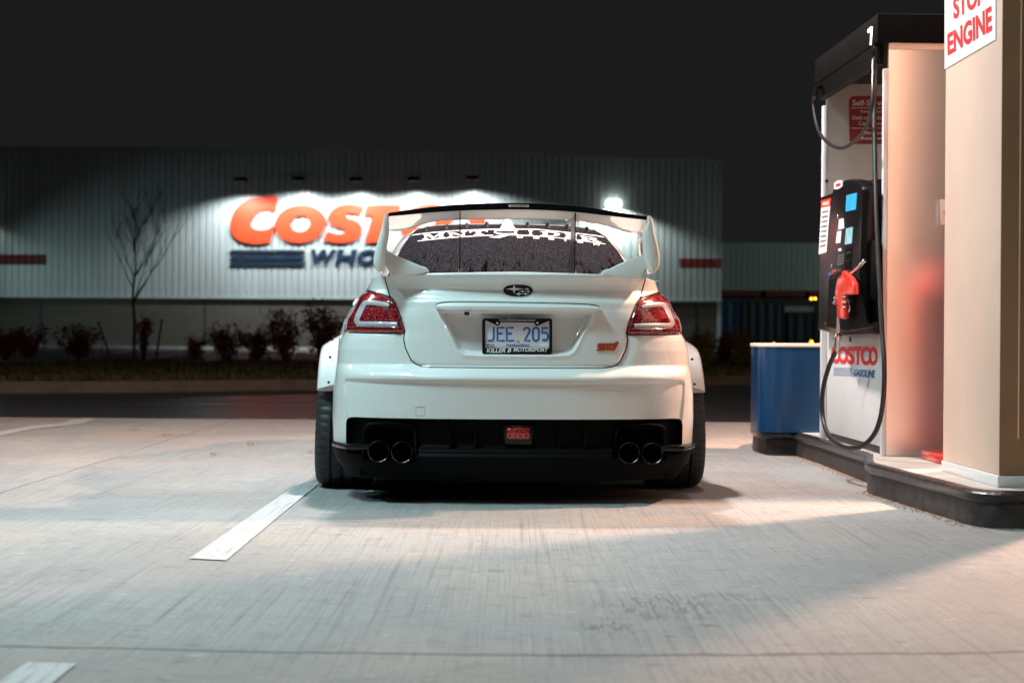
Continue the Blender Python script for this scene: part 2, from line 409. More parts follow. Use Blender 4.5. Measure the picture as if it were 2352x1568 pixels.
mark('lane_marking', [(-60, 1000), (0, 992), (65, 979.5), (138, 972.5), (170, 963), (206, 961.2), (222, 962), (188, 973.5), (150, 978), (72, 986.5), (0, 1001), (-60, 1010)], 'thin bent white line at the far left edge of the concrete', 'road marking')
for q, l in (([(247, 810), (305, 802.5), (325, 803.5), (262, 813)], 'short pale parking bay line left of the bare tree'),
             ([(328, 823), (450, 803.5), (470, 804.5), (352, 825)], 'long pale parking bay line right of the bare tree'),
             ([(545, 824), (640, 803.5), (665, 804.5), (590, 826)], 'pale parking bay line behind the dark shrubs'),
             ([(-20, 818), (60, 803.5), (80, 804), (20, 820)], 'pale parking bay line at the left edge of the lot')):
    mark('parking_marking', q, l, 'road marking', 'parking bay lines', z=.002)
# kerb and verge
kl = [(-60, 890, 901), (300, 888, 899), (720, 883, 894), (1180, 875, 889), (1650, 863.5, 883), (2420, 848, 872)]
kb = [G(a, c) for a, b, c in kl]
mb = MB()
for i in range(len(kb) - 1):
    p, q = kb[i], kb[i + 1]; d = Vector((0, .22, 0))
    vs = [(p.x, p.y, -.01), (q.x, q.y, -.01), (q.x, q.y, .13), (p.x, p.y, .13), (p.x, p.y + .22, .13), (q.x, q.y + .22, .13)]
    mb.add(vs, [(0, 1, 2, 3), (3, 2, 5, 4)])
tag(mb.obj('kerb', MT['kerb']), kind='structure')
vv = [(p.x, p.y + .22, .115) for p in kb] + [(kb[-1].x, 41.5, .115), (kb[0].x, 41.5, .115)]
tag(mk('grass_verge', vv, [tuple(range(len(vv)))], MT['grass']), kind='structure')
rng = random.Random(3)
mb = MB()
def kerby(x):
    for i in range(len(kb) - 1):
        if kb[i].x <= x <= kb[i + 1].x: return kb[i].y + (kb[i + 1].y - kb[i].y) * (x - kb[i].x) / (kb[i + 1].x - kb[i].x)
    return 26
for i in range(9000):
    x = rng.uniform(-9, 8); y = kerby(x) + .25 + rng.random() ** 2 * 13; h = rng.uniform(.04, .12); a = rng.uniform(0, 6.28); s = .012 + .0006 * y
    mb.add([(x - s * math.cos(a), y - s * math.sin(a), .11), (x + s * math.cos(a), y + s * math.sin(a), .11), (x + rng.uniform(-.05, .05), y + rng.uniform(-.05, .05), .11 + h)], [(0, 1, 2)])
tag(mb.obj('grass', MT['grass']), 'short uneven grass on the verge across the lane', 'grass', kind='stuff')
mb = MB(); mb.bbox((-60, 91.2, -.01), (12.2, 91.9, .14)); tag(mb.obj('wall_kerb', MT['kerb']), kind='structure')

# ------------------------------------------------------------------ warehouse
BY = 92.0
def BW(px, py, off=0.0): return W(px, py, BY - off)
def bx(px): return BW(px, 700).x
topz_pts = [(-40, BW(0, 342).z), (BW(500, 343).x, BW(500, 344).z), (BW(1148, 358).x, BW(1148, 358).z), (BW(1655, 375).x, BW(1655, 375).z), (60, BW(1655, 375).z)]
def topz(x):
    for (a, za), (b, zb) in zip(topz_pts, topz_pts[1:]):
        if x <= b: return za + (zb - za) * (x - a) / (b - a)
XL, XR = -33.0, BW(1657, 600).x
ZC = BW(400, 681).z; ZB = ZC - .10
wh = thing('warehouse', 'large grey ribbed metal warehouse on a block base behind the car', 'warehouse', (XL, BY, 0))
RP = .343
def ribbed(x0, x1, zlo, zhi, off=0.0, Y=BY):
    """rib profile following x; zlo/zhi functions or numbers"""
    prof = []; n0 = int(math.floor(x0 / RP)); k = n0
    while k * RP < x1 + RP:
        b = k * RP
        for dx, dy in ((0, 0), (.255, 0), (.27, .045), (.328, .045)): prof.append((b + dx, dy))
        k += 1
    prof = [(x, d) for x, d in prof if x0 <= x <= x1]
    prof = [(x0, 0)] + prof + [(x1, 0)]
    vs = []; fs = []
    lo = (lambda x: zlo) if isinstance(zlo, (int, float)) else zlo; hi = (lambda x: zhi) if isinstance(zhi, (int, float)) else zhi
    for x, d in prof: vs += [(x, Y + d - off, lo(x)), (x, Y + d - off, hi(x))]
    for i in range(len(prof) - 1): fs.append((2 * i, 2 * i + 2, 2 * i + 3, 2 * i + 1))
    return vs, fs
def rel(o, root):
    o.parent = root; o.matrix_parent_inverse = root.matrix_basis.inverted(); return o
vs, fs = ribbed(XL, XR, ZC, topz)
rel(mk('cladding', vs, fs, MT['clad']), wh)
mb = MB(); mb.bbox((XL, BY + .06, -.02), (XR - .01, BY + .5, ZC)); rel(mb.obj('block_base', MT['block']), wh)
mb = MB(); mb.bbox((XL, BY - .05, ZC - .09), (XR + .02, BY + .04, ZC + .02)); rel(mb.obj('flashing', MT['clad']), wh)
mb = MB(); mb.add(*prism([(XR, BY + .02, 0), (XR, BY + 40, 0), (XR, BY + 40, topz(XR)), (XR, BY + .02, topz(XR))], (-.2, 0, 0)))
rel(mb.obj('side_wall', MT['clad']), wh)
mb = MB()
rx = [XL, BW(500, 343).x, BW(1148, 358).x, XR + .1]
for a, b in zip(rx, rx[1:]):
    mb.add([(a, BY - .12, topz(a) - .02), (b, BY - .12, topz(b) - .02), (b, BY - .12, topz(b) + .14), (a, BY - .12, topz(a) + .14), (a, BY + 40, topz(a) + .14), (b, BY + 40, topz(b) + .14)], [(0, 1, 2, 3), (3, 2, 5, 4)])
rel(mb.obj('roof', MT['clad']), wh)
for (a, b, t, u) in ((-80, 105, 588, 612), (1560, 1656, 588, 609)):
    vs, fs = ribbed(bx(a) if a > 0 else XL, bx(b), BW(700, u).z, BW(700, t).z, off=.012)
    rel(mk('red_stripe', vs, fs, MT['darkred']), wh)
for px in (95, 471, 845, 1250, 1600):
    mb = MB(); x = bx(px); mb.bbox((x - .03, BY + .045, 0), (x + .03, BY + .07, ZC - .1)); rel(mb.obj('control_joint', MT['contdark']), wh)
# side wing of the warehouse
WY = 112.0
wg = thing('loading_wing', 'low dim ribbed wing beyond the right end of the warehouse', 'building', (20, WY, 0))
zt, zb_ = W(1750, 562, WY).z, W(1750, 667, WY).z; x0 = W(1640, 600, WY).x; x1 = 36
vs, fs = ribbed(x0, x1, zb_, zt, Y=WY); rel(mk('cladding', vs, fs, MT['clad']), wg)
mb = MB(); mb.bbox((x0, WY + .1, -.02), (x1, WY + 12, zb_ - .01)); rel(mb.obj('lower_wall', MT['block']), wg)
mb = MB(); mb.bbox((x0, WY + .3, zt), (x1, WY + 30, zt + .12)); rel(mb.obj('roof', MT['clad']), wg)
zr = W(1750, 681, WY).z
for a, b in ((1655, 1745), (1757, 1848), (1856, 1960)):
    mb = MB(); mb.bbox((W(a, 670, WY).x, WY - .5, zr), (W(b, 670, WY).x, WY - .02, zb_)); rel(mb.obj('red_stripe', MT['darkred']), wg)
mb = MB(); mb.bbox((W(1802, 690, WY).x, WY - .1, W(0, 712, WY).z), (W(1868, 690, WY).x, WY + .08, W(0, 692, WY).z)); rel(mb.obj('dock_door', MT['clad']), wg)
# containers by the wing
def container(px0, px1, py0, py1, Y, mat, label):
    a, b = W(px0, py1, Y), W(px1, py0, Y); t = thing('storage_container', label, 'container', ((a.x + b.x) / 2, Y, 0), 0, 'storage containers beside the warehouse')
    wd, h = b.x - a.x, b.z
    mb = MB(); n = max(3, int(wd / .25)); vs = []
    prof = [(-wd / 2 + wd * i / (2 * n), .05 * ((i // 2 + (i % 2)) % 2)) for i in range(2 * n + 1)]
    for x, d in prof: vs += [(x, d, .15), (x, d, h - .1)]
    mb.add(vs, [(2 * i, 2 * i + 2, 2 * i + 3, 2 * i + 1) for i in range(2 * n)])
    mb.bbox((-wd / 2, .06, .12), (wd / 2, 5, h - .02)); mb.obj('shell', MT[mat], t)
    mb = MB()
    for x in (-wd / 2, wd / 2): mb.bbox((x - .06, -.03, 0), (x + .06, .07, h))
    for z in (.12, h - .05): mb.bbox((-wd / 2, -.035, z - .08), (wd / 2, .068, z + .05))
    mb.obj('frame', MT[mat], t)
container(1653, 1697, 687, 792, 99, 'contblue', 'bright blue container against the end of the warehouse')
container(1706, 1800, 690, 791, 101, 'contdark', 'dark navy container right of the bright blue one')
container(1812, 1872, 716, 792, 103, 'contdark', 'low dark container under the pale dock door')

# store sign
sg = thing('store_sign', 'huge red and navy lettered store sign on the warehouse wall', 'sign', tuple(BW(800, 540)))
SO = .13
def zp(x, y): return (459.4 + .29297 * x, 344.5 + .29297 * y)
def smooth_poly(pts, k=5, corners=()):
    """closed catmull-rom in 2D, keeping listed indices sharp"""
    n = len(pts); out = []
    for i in range(n):
        p1, p2 = Vector(pts[i]), Vector(pts[(i + 1) % n])
        p0 = p1 if i in corners else Vector(pts[i - 1]); p3 = p2 if (i + 1) % n in corners else Vector(pts[(i + 2) % n])
        for j in range(k):
            t = j / k; out.append(.5 * ((2 * p1) + (p2 - p0) * t + (2 * p0 - 5 * p1 + 4 * p2 - p3) * t * t + (3 * p1 - p0 - 3 * p2 + p3) * t ** 3))
    return out
Cp = [(612, 370), (590, 492), (555, 474), (505, 470), (450, 490), (408, 535), (395, 575), (408, 608), (448, 625), (500, 628), (548, 613), (580, 592), (552, 720), (500, 731), (420, 735), (340, 720), (280, 690), (245, 640), (237, 580), (255, 510), (300, 440), (370, 393), (450, 370), (535, 362)]
Sp = [(1282, 447), (1248, 508), (1200, 500), (1152, 498), (1133, 514), (1150, 532), (1205, 548), (1250, 575), (1268, 622), (1250, 672), (1205, 708), (1135, 725), (1060, 726), (965, 706), (1005, 636), (1050, 655), (1108, 661), (1136, 640), (1125, 617), (1060, 598), (1016, 576), (1001, 540), (1022, 488), (1072, 446), (1150, 427), (1222, 430)]
Tp = [(1308, 432), (1577, 432), (1556, 515), (1492, 514), (1432, 725), (1293, 725), (1352, 515), (1286, 514)]
def letter(pts, name='letter'):
    mb = MB(); mb.add(*prism([BW(*zp(*p), SO) for p in pts], (0, .08, 0)))
    return rel(mb.obj(name, MT['signred']), sg)
def ring(cx, cy, rx, ry, ix, iy, sh=.10, n=48):
    mb = MB(); o = []; i_ = []
    for k in range(n):
        a = 2 * math.pi * k / n; c, s = math.cos(a), math.sin(a)
        o.append(BW(*zp(cx + rx * c + sh * ry * s, cy - ry * s), SO)); i_.append(BW(*zp(cx + 2 + ix * c + sh * iy * s, cy - iy * s), SO))
    D = Vector((0, .08, 0)); vs = o + i_ + [p + D for p in o] + [p + D for p in i_]; fs = []
    for k in range(n):
        j = (k + 1) % n
        fs += [(k, j, n + j, n + k), (2 * n + k, 3 * n + k, 3 * n + j, 2 * n + j), (k, 2 * n + k, 2 * n + j, j), (n + k, n + j, 3 * n + j, 3 * n + k)]
    mb.add(vs, fs); return rel(mb.obj('letter', MT['signred']), sg)
letter(smooth_poly(Cp, 5, (0, 1, 11, 12)))
ring(785, 579, 198, 149, 77, 64)
letter(smooth_poly(Sp, 4, (0, 1, 13, 14)))
letter(Tp)
letter(smooth_poly([(1577 + (x - 237) * .80, 728 - (735 - y) * .815) for x, y in Cp], 5, (0, 1, 11, 12)))
ring(2037, 579, 198, 149, 77, 64)
for a, b in ((783, 803), (830, 851), (879, 903)):
    mb = MB(); e = 10 * (a - 783) / 100 * .6
    mb.add(*prism([BW(*zp(238, a), .09), BW(*zp(812 + e, a), .09), BW(*zp(822 + e, b), .09), BW(*zp(238, b), .09)], (0, .06, 0)))
    rel(mb.obj('navy_bar', MT['navy']), sg)
vsf = textgeo('WHOLESALE', .045, .28); qm = quadmap((zp(868, 779), zp(2235, 779), zp(2205, 898), zp(838, 898)))
# each letter of the second line is its own part
word = 'WHOLESALE'; xs = []
wgt = {'W': 1.5, 'H': 1.12, 'O': 1.2, 'L': .85, 'E': .9, 'S': .95, 'A': 1.12}
tot = sum(wgt[c] for c in word); u = 0
for c in word:
    u0 = u / tot; u += wgt[c]; u1 = u / tot - .012
    vs, fs = textgeo(c, .05, 0.0); mb = MB()
    P = [BW(*qm(u0 + (u1 - u0) * a, b), .10) for a, b in vs]
    n = len(P); D = Vector((0, .07, 0))
    em = {}
    for f in fs:
        for i in range(len(f)):
            e = (f[i], f[(i + 1) % len(f)]); em[tuple(sorted(e))] = em.get(tuple(sorted(e)), 0) + 1
    sides = [(a, b, n + b, n + a) for (a, b), k in em.items() if k == 1]
    mb.add(P + [p + D for p in P], fs + sides)
    rel(mb.obj('letter', MT['navy']), sg)
# lamps above the sign
for i, (px, py, lab) in enumerate(((553, 412, 'small black box lamp above the big first letter of the sign'), (685, 411, 'small black box lamp, second from the left above the sign'),
                              (818, 412, 'small black box lamp in the middle of the row above the sign'), (951, 411, 'small black box lamp, fourth from the left above the sign'),
                              (1085, 409, 'small black box lamp at the right end of the row above the sign'))):
    p = BW(px, py, 1.9); t = thing('sign_lamp', lab, 'lamp', (p.x, BY, p.z), 0, 'box lamps above the store sign')
    mb = MB(); mb.add([(-.3, -2.1, .1), (.3, -2.1, .1), (.34, -2.1, -.1), (-.34, -2.1, -.1), (-.3, -1.7, .1), (.3, -1.7, .1), (.34, -1.7, -.1), (-.34, -1.7, -.1)], [(0, 1, 2, 3), (4, 7, 6, 5), (0, 4, 5, 1), (2, 6, 7, 3), (0, 3, 7, 4), (1, 5, 6, 2)])
    mb.obj('housing', MT['matblack'], t)
    mb = MB(); mb.tube([(0, -1.75, .06), (0, -.8, .16), (0, .05, .0)], .03); mb.obj('arm', MT['matblack'], t)
    d = bpy.data.lights.new('sign_lamp_light', 'SPOT'); d.energy = 2000; d.spot_size = rad(148 if i == 0 else 158); d.spot_blend = .45; d.shadow_soft_size = .12; d.color = (.86, .97, 1)
    l = bpy.data.objects.new('sign_lamp_light', d); COL.objects.link(l); l.location = (p.x, BY - 1.9, p.z - .12); l.rotation_euler = (rad(3), 0, 0)
def wall_pack(x, z, label, e, face=True):
    t = thing('wall_light', label, 'wall light', (x, BY, z))
    mb = MB(); mb.add([(-.34, -.02, .16), (.34, -.02, .16), (.38, -.02, -.14), (-.38, -.02, -.14), (-.30, -.30, .10), (.30, -.30, .10), (.34, -.34, -.14), (-.34, -.34, -.14)], [(0, 1, 2, 3), (4, 7, 6, 5), (0, 4, 5, 1), (2, 6, 7, 3), (0, 3, 7, 4), (1, 5, 6, 2)])
    mb.obj('housing', MT['lampface'], t)
    d = bpy.data.lights.new('wall_light_beam', 'SPOT'); d.energy = e; d.spot_size = rad(150); d.spot_blend = .35; d.shadow_soft_size = .15; d.color = (.80, .97, .94)
    l = bpy.data.objects.new('wall_light_beam', d); COL.objects.link(l); l.location = (x, BY - .6, z - .2); l.rotation_euler = (rad(6), 0, 0)
wall_pack(BW(1409, 467).x, BW(1409, 467).z, 'glaring white wall light right of the car spoiler', 1700)
wall_pack(bx(-70), BW(0, 492).z, 'white wall light at the far left end of the warehouse wall', 160)
def spot(loc, tgt, e, ang, col, blend=.6, soft=.3):
    d = bpy.data.lights.new('lot_light', 'SPOT'); d.energy = e; d.spot_size = rad(ang); d.spot_blend = blend; d.shadow_soft_size = soft; d.color = col
    l = bpy.data.objects.new('lot_light', d); COL.objects.link(l); l.location = loc
    l.rotation_euler = (Vector(tgt) - Vector(loc)).to_track_quat('-Z', 'Y').to_euler()
spot((-31, 78, 5.5), (-15, 92, -3.5), 1750, 78, (.62, .95, .95), .9)
spot((27, 76, 6), (6, 92, -3), 1300, 78, (.8, .95, .9), .9)
spot((34, 86, 7), (22, 112, 3), 2600, 80, (.72, 1, .85))

# ------------------------------------------------------------------ planting across the lane
def bare_tree(base, top_z, seed):
    rng = random.Random(seed); H0 = top_z
    t = thing('bare_tree', 'young leafless tree on the verge in front of the warehouse', 'tree', tuple(base))
    mb = MB(); tr = [(0, 0, 0), (.01, 0, H0 * .25), (-.02, 0, H0 * .45), (.03, 0, H0 * .62), (.0, 0, H0 * .8), (.05, 0, H0)]
    tp = crom(tr, 5); rr = [.036 * (1 - .88 * i / (len(tp) - 1)) for i in range(len(tp))]
    mb.tube(tp, rr, 7); mb.obj('trunk', MT['bark'], t, smooth=True)
    cr = MB()
    def branch(p, d, ln, r, lev):
        pts = [p]; q = p.copy(); dd = d.copy(); n = 5
        for i in range(n):
            dd = (dd + Vector((rng.uniform(-.12, .12), rng.uniform(-.12, .12), .10))).normalized(); q = q + dd * ln / n; pts.append(q.copy())
        cr.tube(pts, [r * (1 - .75 * i / n) for i in range(n + 1)], 5, cap=False)
        if lev < 3:
            for k in range(rng.randint(3, 5) if lev else 6):
                i = rng.randint(1, n); a = rng.uniform(0, 6.28); s = Vector((math.cos(a), math.sin(a), rng.uniform(.3, .9)))
                branch(pts[i], (dd * .8 + s * .75).normalized(), ln * rng.uniform(.35, .6), r * .5, lev + 1)
    for i in range(15):
        f = rng.uniform(.38, .92); p = Vector((0, 0, H0 * f)); a = rng.uniform(0, 6.28)
        branch(p, Vector((math.cos(a) * .62, math.sin(a) * .62, .9)).normalized(), H0 * (1.05 - f) * rng.uniform(.55, .85), .012, 1)
    cr.obj('crown', MT['twig'], t)
b = G(307, 851); b.z = .1; bare_tree(b, W(307, 470, b.y).z - .1, 5)
for (x0, y0, x1, y1, l) in ((258, 826, 225, 738, 'wooden stake leaning left of the bare tree'), (357, 826, 372, 733, 'wooden stake leaning right of the bare tree')):
    a = W(x0, y0 + 6, b.y); c = W(x1, y1, b.y - .2); mb = MB(); mb.tube([a, c], .022, 6); tag(mb.obj('tree_stake', MT['bark']), l, 'stake', 'stakes beside the bare tree')
def shrub(px, pyb, wpx, hpx, leafmat, label, group, seed, dens=1.0, base=None, yv=None):
    rng = random.Random(seed); p = base or G(px, pyb); s = p.y / FPX; wd, h = wpx * s, hpx * s
    t = thing('shrub', label, 'shrub', (p.x, p.y, .1), 0, group)
    st = MB(); tips = []
    for i in range(16):
        a = rng.uniform(0, 6.28); r = wd / 2 * rng.random() ** .6; tip = Vector((r * math.cos(a), r * .7 * math.sin(a), h * rng.uniform(.6, .97)))
        pts = crom([(0.03 * math.cos(a), .03 * math.sin(a), 0), (tip.x * .35, tip.y * .35, tip.z * .4), tip], 3); st.tube(pts, [.012, .011, .01, .009, .007, .006, .004], 4, cap=False)
        tips.append(tip)
        for k in range(5):
            q = pts[rng.randint(2, 6)]; e = q + Vector((rng.uniform(-.3, .3) * wd * .5, rng.uniform(-.2, .2) * wd * .5, rng.uniform(.08, .3) * h)); st.tube([q, e], [.005, .003], 3, cap=False); tips.append(e)
    st.obj('stems', MT['twig'], t)
    lf = MB()
    for i in range(int(900 * dens)):
        c = rng.choice(tips) + Vector((rng.gauss(0, .06), rng.gauss(0, .06), rng.gauss(-.03, .07))); c.z = max(c.z, .12 * h)
        n = Vector((rng.uniform(-1, 1), rng.uniform(-1, 1), rng.uniform(-1, 1))).normalized(); u = n.orthogonal().normalized(); v = n.cross(u); e = rng.uniform(.022, .05)
        lf.add([c + u * e, c + v * e * .6, c - u * e, c - v * e * .6], [(0, 1, 2, 3)])
    lf.obj('foliage', leafmat, t)
SG = 'dark red shrubs along the verge'
R_ = MT['leafred']
for i, (px, pb, wd, h, d, l) in enumerate((
    (12, 838, 75, 62, 1.2, 'dark shrub cut by the left edge of the picture'), (68, 836, 105, 64, 1.4, 'wide dark shrub second from the left edge'),
    (180, 834, 118, 62, 1.4, 'wide dark shrub just left of the bare tree'), (330, 838, 34, 92, .5, 'thin tall sprig close right of the bare tree'),
    (447, 838, 40, 44, .6, 'small sparse shrub, first right of the tree stakes'), (520, 840, 88, 66, 1.2, 'round shrub, second right of the tree stakes'),
    (592, 840, 84, 62, 1.2, 'round shrub, third right of the tree stakes'), (655, 844, 100, 100, 1.5, 'tall reddish shrub with a few pale stems, left of the car'),
    (738, 846, 112, 116, 1.8, 'tallest red shrub partly hidden behind the car fender'))):
    shrub(px, pb, wd, h, R_, l, SG, 20 + i, d)
shrub(1612, 858, 58, 72, MT['leafyel'], 'yellow green shrub just right of the car fender', None, 61, 1.6)
shrub(1662, 846, 44, 60, R_, 'small dark red shrub between two yellow green shrubs', None, 62, 1.0)
shrub(1708, 852, 52, 68, MT['leafyel'], 'yellow green shrub close to the blue bin', None, 63, 1.4)
p = G(1588, 838); t = thing('utility_box', 'small pale utility box low behind the right side of the car', 'box', (p.x, p.y, .1))
s = p.y / FPX; mb = MB(); mb.bbox((-8 * s, 0, 0), (8 * s, .3, 48 * s)); mb.obj('cabinet', MT['white'], t, bevel=.02)
mb = MB(); mb.bbox((-9.5 * s, -.02, 48 * s), (9.5 * s, .33, 52 * s)); mb.obj('lid', MT['kerb'], t, bevel=.01)
# far amber lamps
for i, (px, py, Y, l) in enumerate(((1863.5, 686, 70, 'left one of two round amber lamps beside the pump'), (1872.5, 685.5, 70, 'right one of two round amber lamps beside the pump'),
                       (1864, 785, 60, 'amber lamp just above the lid of the blue bin'), (1778, 790.5, 60, 'faint amber lamp half hidden by the bin lid'), (1887, 790, 60, 'amber lamp at the right end of the bin lid'))):
    p = W(px, py, Y); t = thing('amber_lamp', l, 'lamp', tuple(p), 0, 'distant amber lamps')
    mb = MB(); mb.lathe([(0, -.05), (.035, -.035), (.05, 0), (.035, .035), (0, .05)], (0, 0, 0), 'Z', 10); mb.obj('globe', MT['amber'], t, smooth=True)
    mb = MB(); mb.tube([(0, 0, -.05), (0, 0, -p.z)], .02, 6); mb.obj('post', MT['matblack'], t)
# fallen leaves
for i, (px, py, l) in enumerate(((383, 1002, 'flat brown leaf on the left concrete, nearest the bent line'), (490, 1046, 'brown leaf lying alone in the middle of the left concrete'),
      (985 - 230, 980, 'brown leaf just left of the rear tyre'), (1003 - 290, 1040, 'dark leaf scrap left of the tyre'), (1000 - 425, 1023, 'small leaf scrap between the bent line and the tyre'), (311, 989, 'reddish leaf near the far edge of the concrete'))):
    p = G(px, py); rng = random.Random(i + 70); a = rng.uniform(0, 6.28); ca, sa = math.cos(a), math.sin(a); vs = []
    sh = [(-.035, 0), (-.02, .016), (.0, .02), (.02, .014), (.04, 0), (.018, -.015), (-.012, -.018)]
    vs = [(p.x + x * ca - y * sa, p.y + x * sa + y * ca, .008 + .012 * abs(y) / .02) for x, y in sh]
    tag(mk('fallen_leaf', vs, [tuple(range(7))], MT['leafbrown']), l, 'leaf', 'dry leaves on the concrete')

# ------------------------------------------------------------------ fuel canopy above the view
cn = thing('fuel_canopy', 'flat fuel canopy roof above the pumps, out of view overhead', 'canopy', (0, 4, 4.72))
mb = MB(); mb.bbox((-9, -12, 0), (9, 11.4, .08)); mb.obj('soffit', MT['soffit'], cn)
mb = MB()
for a, c in (((-9.1, -12.1, -.02), (9.1, -12, .8)), ((-9.1, 11.4, -.02), (9.1, 11.5, .8)), ((-9.1, -12, -.02), (-9, 11.4, .8)), ((9, -12, -.02), (9.1, 11.4, .8))): mb.bbox(a, c)
mb.obj('fascia', MT['white'], cn)

# ------------------------------------------------------------------ pump island
IZ = .15
bot = [(1729, 1034), (1742, 1039.5), (1757, 1042), (1790, 1043.5), (1821, 1045), (1880, 1064), (1953, 1093), (1992, 1109)]
P1 = [G(*q) for q in bot]
near = [(1991, 1127), (1996, 1133), (2010, 1138), (2060, 1153.5), (2120, 1173), (2184, 1192), (2215, 1203), (2250, 1210), (2290, 1213.5), (2352, 1214.5)]
P2 = [G(*q) for q in near]
out = [Vector((p.x, p.y)) for p in P1 + P2] + [Vector((3.7, 6.92)), Vector((3.7, 12.5)), Vector((1.80, 12.5)), Vector((1.68, 12.3)), Vector((1.625, 12.05))]
# order: far-left start, coming nearer, right, back
isl = thing('pump_island', 'raised concrete pump island with a black painted rounded kerb', 'pump island', (2.2, 9.3, 0))
def inset(poly, d):
    n = len(poly); o = []
    for i in range(n):
        a, b, c = poly[i - 1], poly[i], poly[(i + 1) % n]; e1 = (b - a).normalized(); e2 = (c - b).normalized()
        n1 = Vector((-e1.y, e1.x)); n2 = Vector((-e2.y, e2.x)); m = (n1 + n2); m = m.normalized() if m.length > 1e-5 else n1
        o.append(b + m * d / max(.5, m.dot(n1)))
    return o
def area2(p): return sum(p[i - 1].x * p[i].y - p[i].x * p[i - 1].y for i in range(len(p))) / 2
if area2(out) < 0: out.reverse()
lay = [(out, 0), (inset(out, .008), IZ * .62), (inset(out, .0), IZ * .66), (inset(out, -.012), IZ * .75), (inset(out, -.012), IZ * .90), (inset(out, .004), IZ * .985), (inset(out, .030), IZ)]
def strip(l0, l1):
    n = len(out); vs = [(p.x, p.y, z) for poly, z in lay[l0:l1 + 1] for p in poly]; fs = []
    for k in range(l1 - l0):
        for i in range(n): fs.append((k * n + i, k * n + (i + 1) % n, (k + 1) * n + (i + 1) % n, (k + 1) * n + i))
    return vs, fs
rel(mk('kerb_face', *strip(0, 2), MT['kerbside'], None, True, 40), isl)
rel(mk('kerb_nosing', *strip(2, 6), MT['blackedge'], None, True, 50), isl)
rel(mk('slab', [(p.x, p.y, IZ) for p in lay[6][0]], [tuple(range(len(out)))], MT['island']), isl)

rng = random.Random(9); mb = MB()
for pts_ in (P1[2:], P2):
    for a_, b_ in zip(pts_, pts_[1:]):
        for k in range(int((b_ - a_).length * 260)):
            p = a_.lerp(b_, rng.random()); d_ = abs(rng.gauss(0, .035)) + .004; s_ = rng.uniform(.002, .006); h_ = rng.uniform(.002, .006); x_, y_ = p.x - d_ * .8, p.y - d_ * .55; r_ = rng.uniform(0, 3)
            c_, q_ = math.cos(r_) * s_, math.sin(r_) * s_
            mb.add([(x_ + c_, y_ + q_, .001), (x_ - q_, y_ + c_, .001), (x_ - c_, y_ - q_, .001), (x_ + q_, y_ - c_, .001), (x_, y_, h_)], [(0, 1, 4), (1, 2, 4), (2, 3, 4), (3, 0, 4)])
tag(mb.obj('kerb_grit', M('rusty_grit', (.34, .19, .11), .9, ns=60, na=.5)), 'rusty grit gathered along the foot of the island kerb', 'grit', kind='stuff')
# column
ca = G(2293.5, 1119, IZ); cb = G(2165.5, 1081, IZ)
cd = Vector((cb.x - ca.x, cb.y - ca.y, 0)); cl = cd.length; cd.normalize(); cr_ = Vector((cd.y, -cd.x, 0)); CWD = .29
cm = thing('canopy_column', 'beige square canopy column with a white base, right foreground', 'column', (ca.x, ca.y, IZ), math.atan2(cd.y, cd.x) - math.pi / 2)
mb = MB(); mb.bbox((0, 0, .050), (CWD, cl, 4.715 - IZ)); mb.obj('shaft', MT['column'], cm, bevel=.004)
mb = MB(); mb.bbox((-.006, -.006, 0), (CWD + .006, cl + .006, .048)); mb.obj('base', MT['white'], cm, bevel=.004)
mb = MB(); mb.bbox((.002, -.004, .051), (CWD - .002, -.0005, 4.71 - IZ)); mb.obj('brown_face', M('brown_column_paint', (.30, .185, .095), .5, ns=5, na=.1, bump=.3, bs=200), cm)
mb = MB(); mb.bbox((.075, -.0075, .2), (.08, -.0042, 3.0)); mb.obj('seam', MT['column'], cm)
CMI = None
def colpt(px, py, off=0.0):
    r = cray(px, py); n = -cr_; base = ca + n * off; t = (base - CO).dot(n) / r.dot(n); return CO + r * t
def loc(root, fn):
    inv = (Matrix.Translation(root.location) @ Matrix.Rotation(root.rotation_euler[2], 4, 'Z')).inverted()
    return lambda *a: inv @ fn(*a)
ss = thing('stop_engine_sign', 'white sign with red capitals telling drivers to stop the engine', 'sign', tuple(colpt(2230, 120)), cm.rotation_euler[2])
f0 = loc(ss, colpt)
q = [(2169.5, -60 + 0), (2286.5, -125), (2286.5, 91), (2169.5, 159.5)]
mb = MB(); mb.add(*prism([f0(*p, .004) for p in q], Vector((.003, 0, 0)))); mb.obj('board', MT['whitemat'], ss)
f1 = lambda x, y: f0(x, y, .0055)
decal_text('lettering', 'ENGINE', ((2175.5, 79), (2276.5, 13), (2278, 71), (2176.5, 129)), f1, MT['red'], ss, .035)
decal_text('lettering', 'STOP', ((2188.5, -4), (2260, -46), (2260, 8), (2190, 46.5)), f1, MT['red'], ss, .035)
bx_ = thing('junction_box', 'small tan box on the dispenser end panel beside the column', 'box', tuple(W(2160, 488, 9.09)))
mb = MB(); mb.bbox((-.006, -.03, -.065), (.06, 0, .065)); mb.obj('cover', MT['column'], bx_, bevel=.004)
mb = MB(); mb.lathe([(0, 0), (.006, 0), (.006, .004), (0, .005)], (.01, -.034, .0), 'Y', 8); mb.obj('screw', MT['steel'], bx_)
# red waste bin hidden behind the column (its foot and its reflection show)
rb = thing('red_bin', 'red bin behind the column, its foot showing beside the end panel', 'bin', (2.285, 8.72, IZ))
mb = MB(); mb.lathe([(0, .03), (.15, .03), (.155, .10), (.165, .80), (.155, .90), (.10, .98), (0, 1.0)], (0, 0, 0), 'Z', 20); mb.obj('body', MT['rednoz'], rb, smooth=True)
mb = MB(); mb.bbox((-.24, -.2, 0), (.2, .2, .045)); mb.obj('foot', MT['rednoz'], rb, bevel=.012)

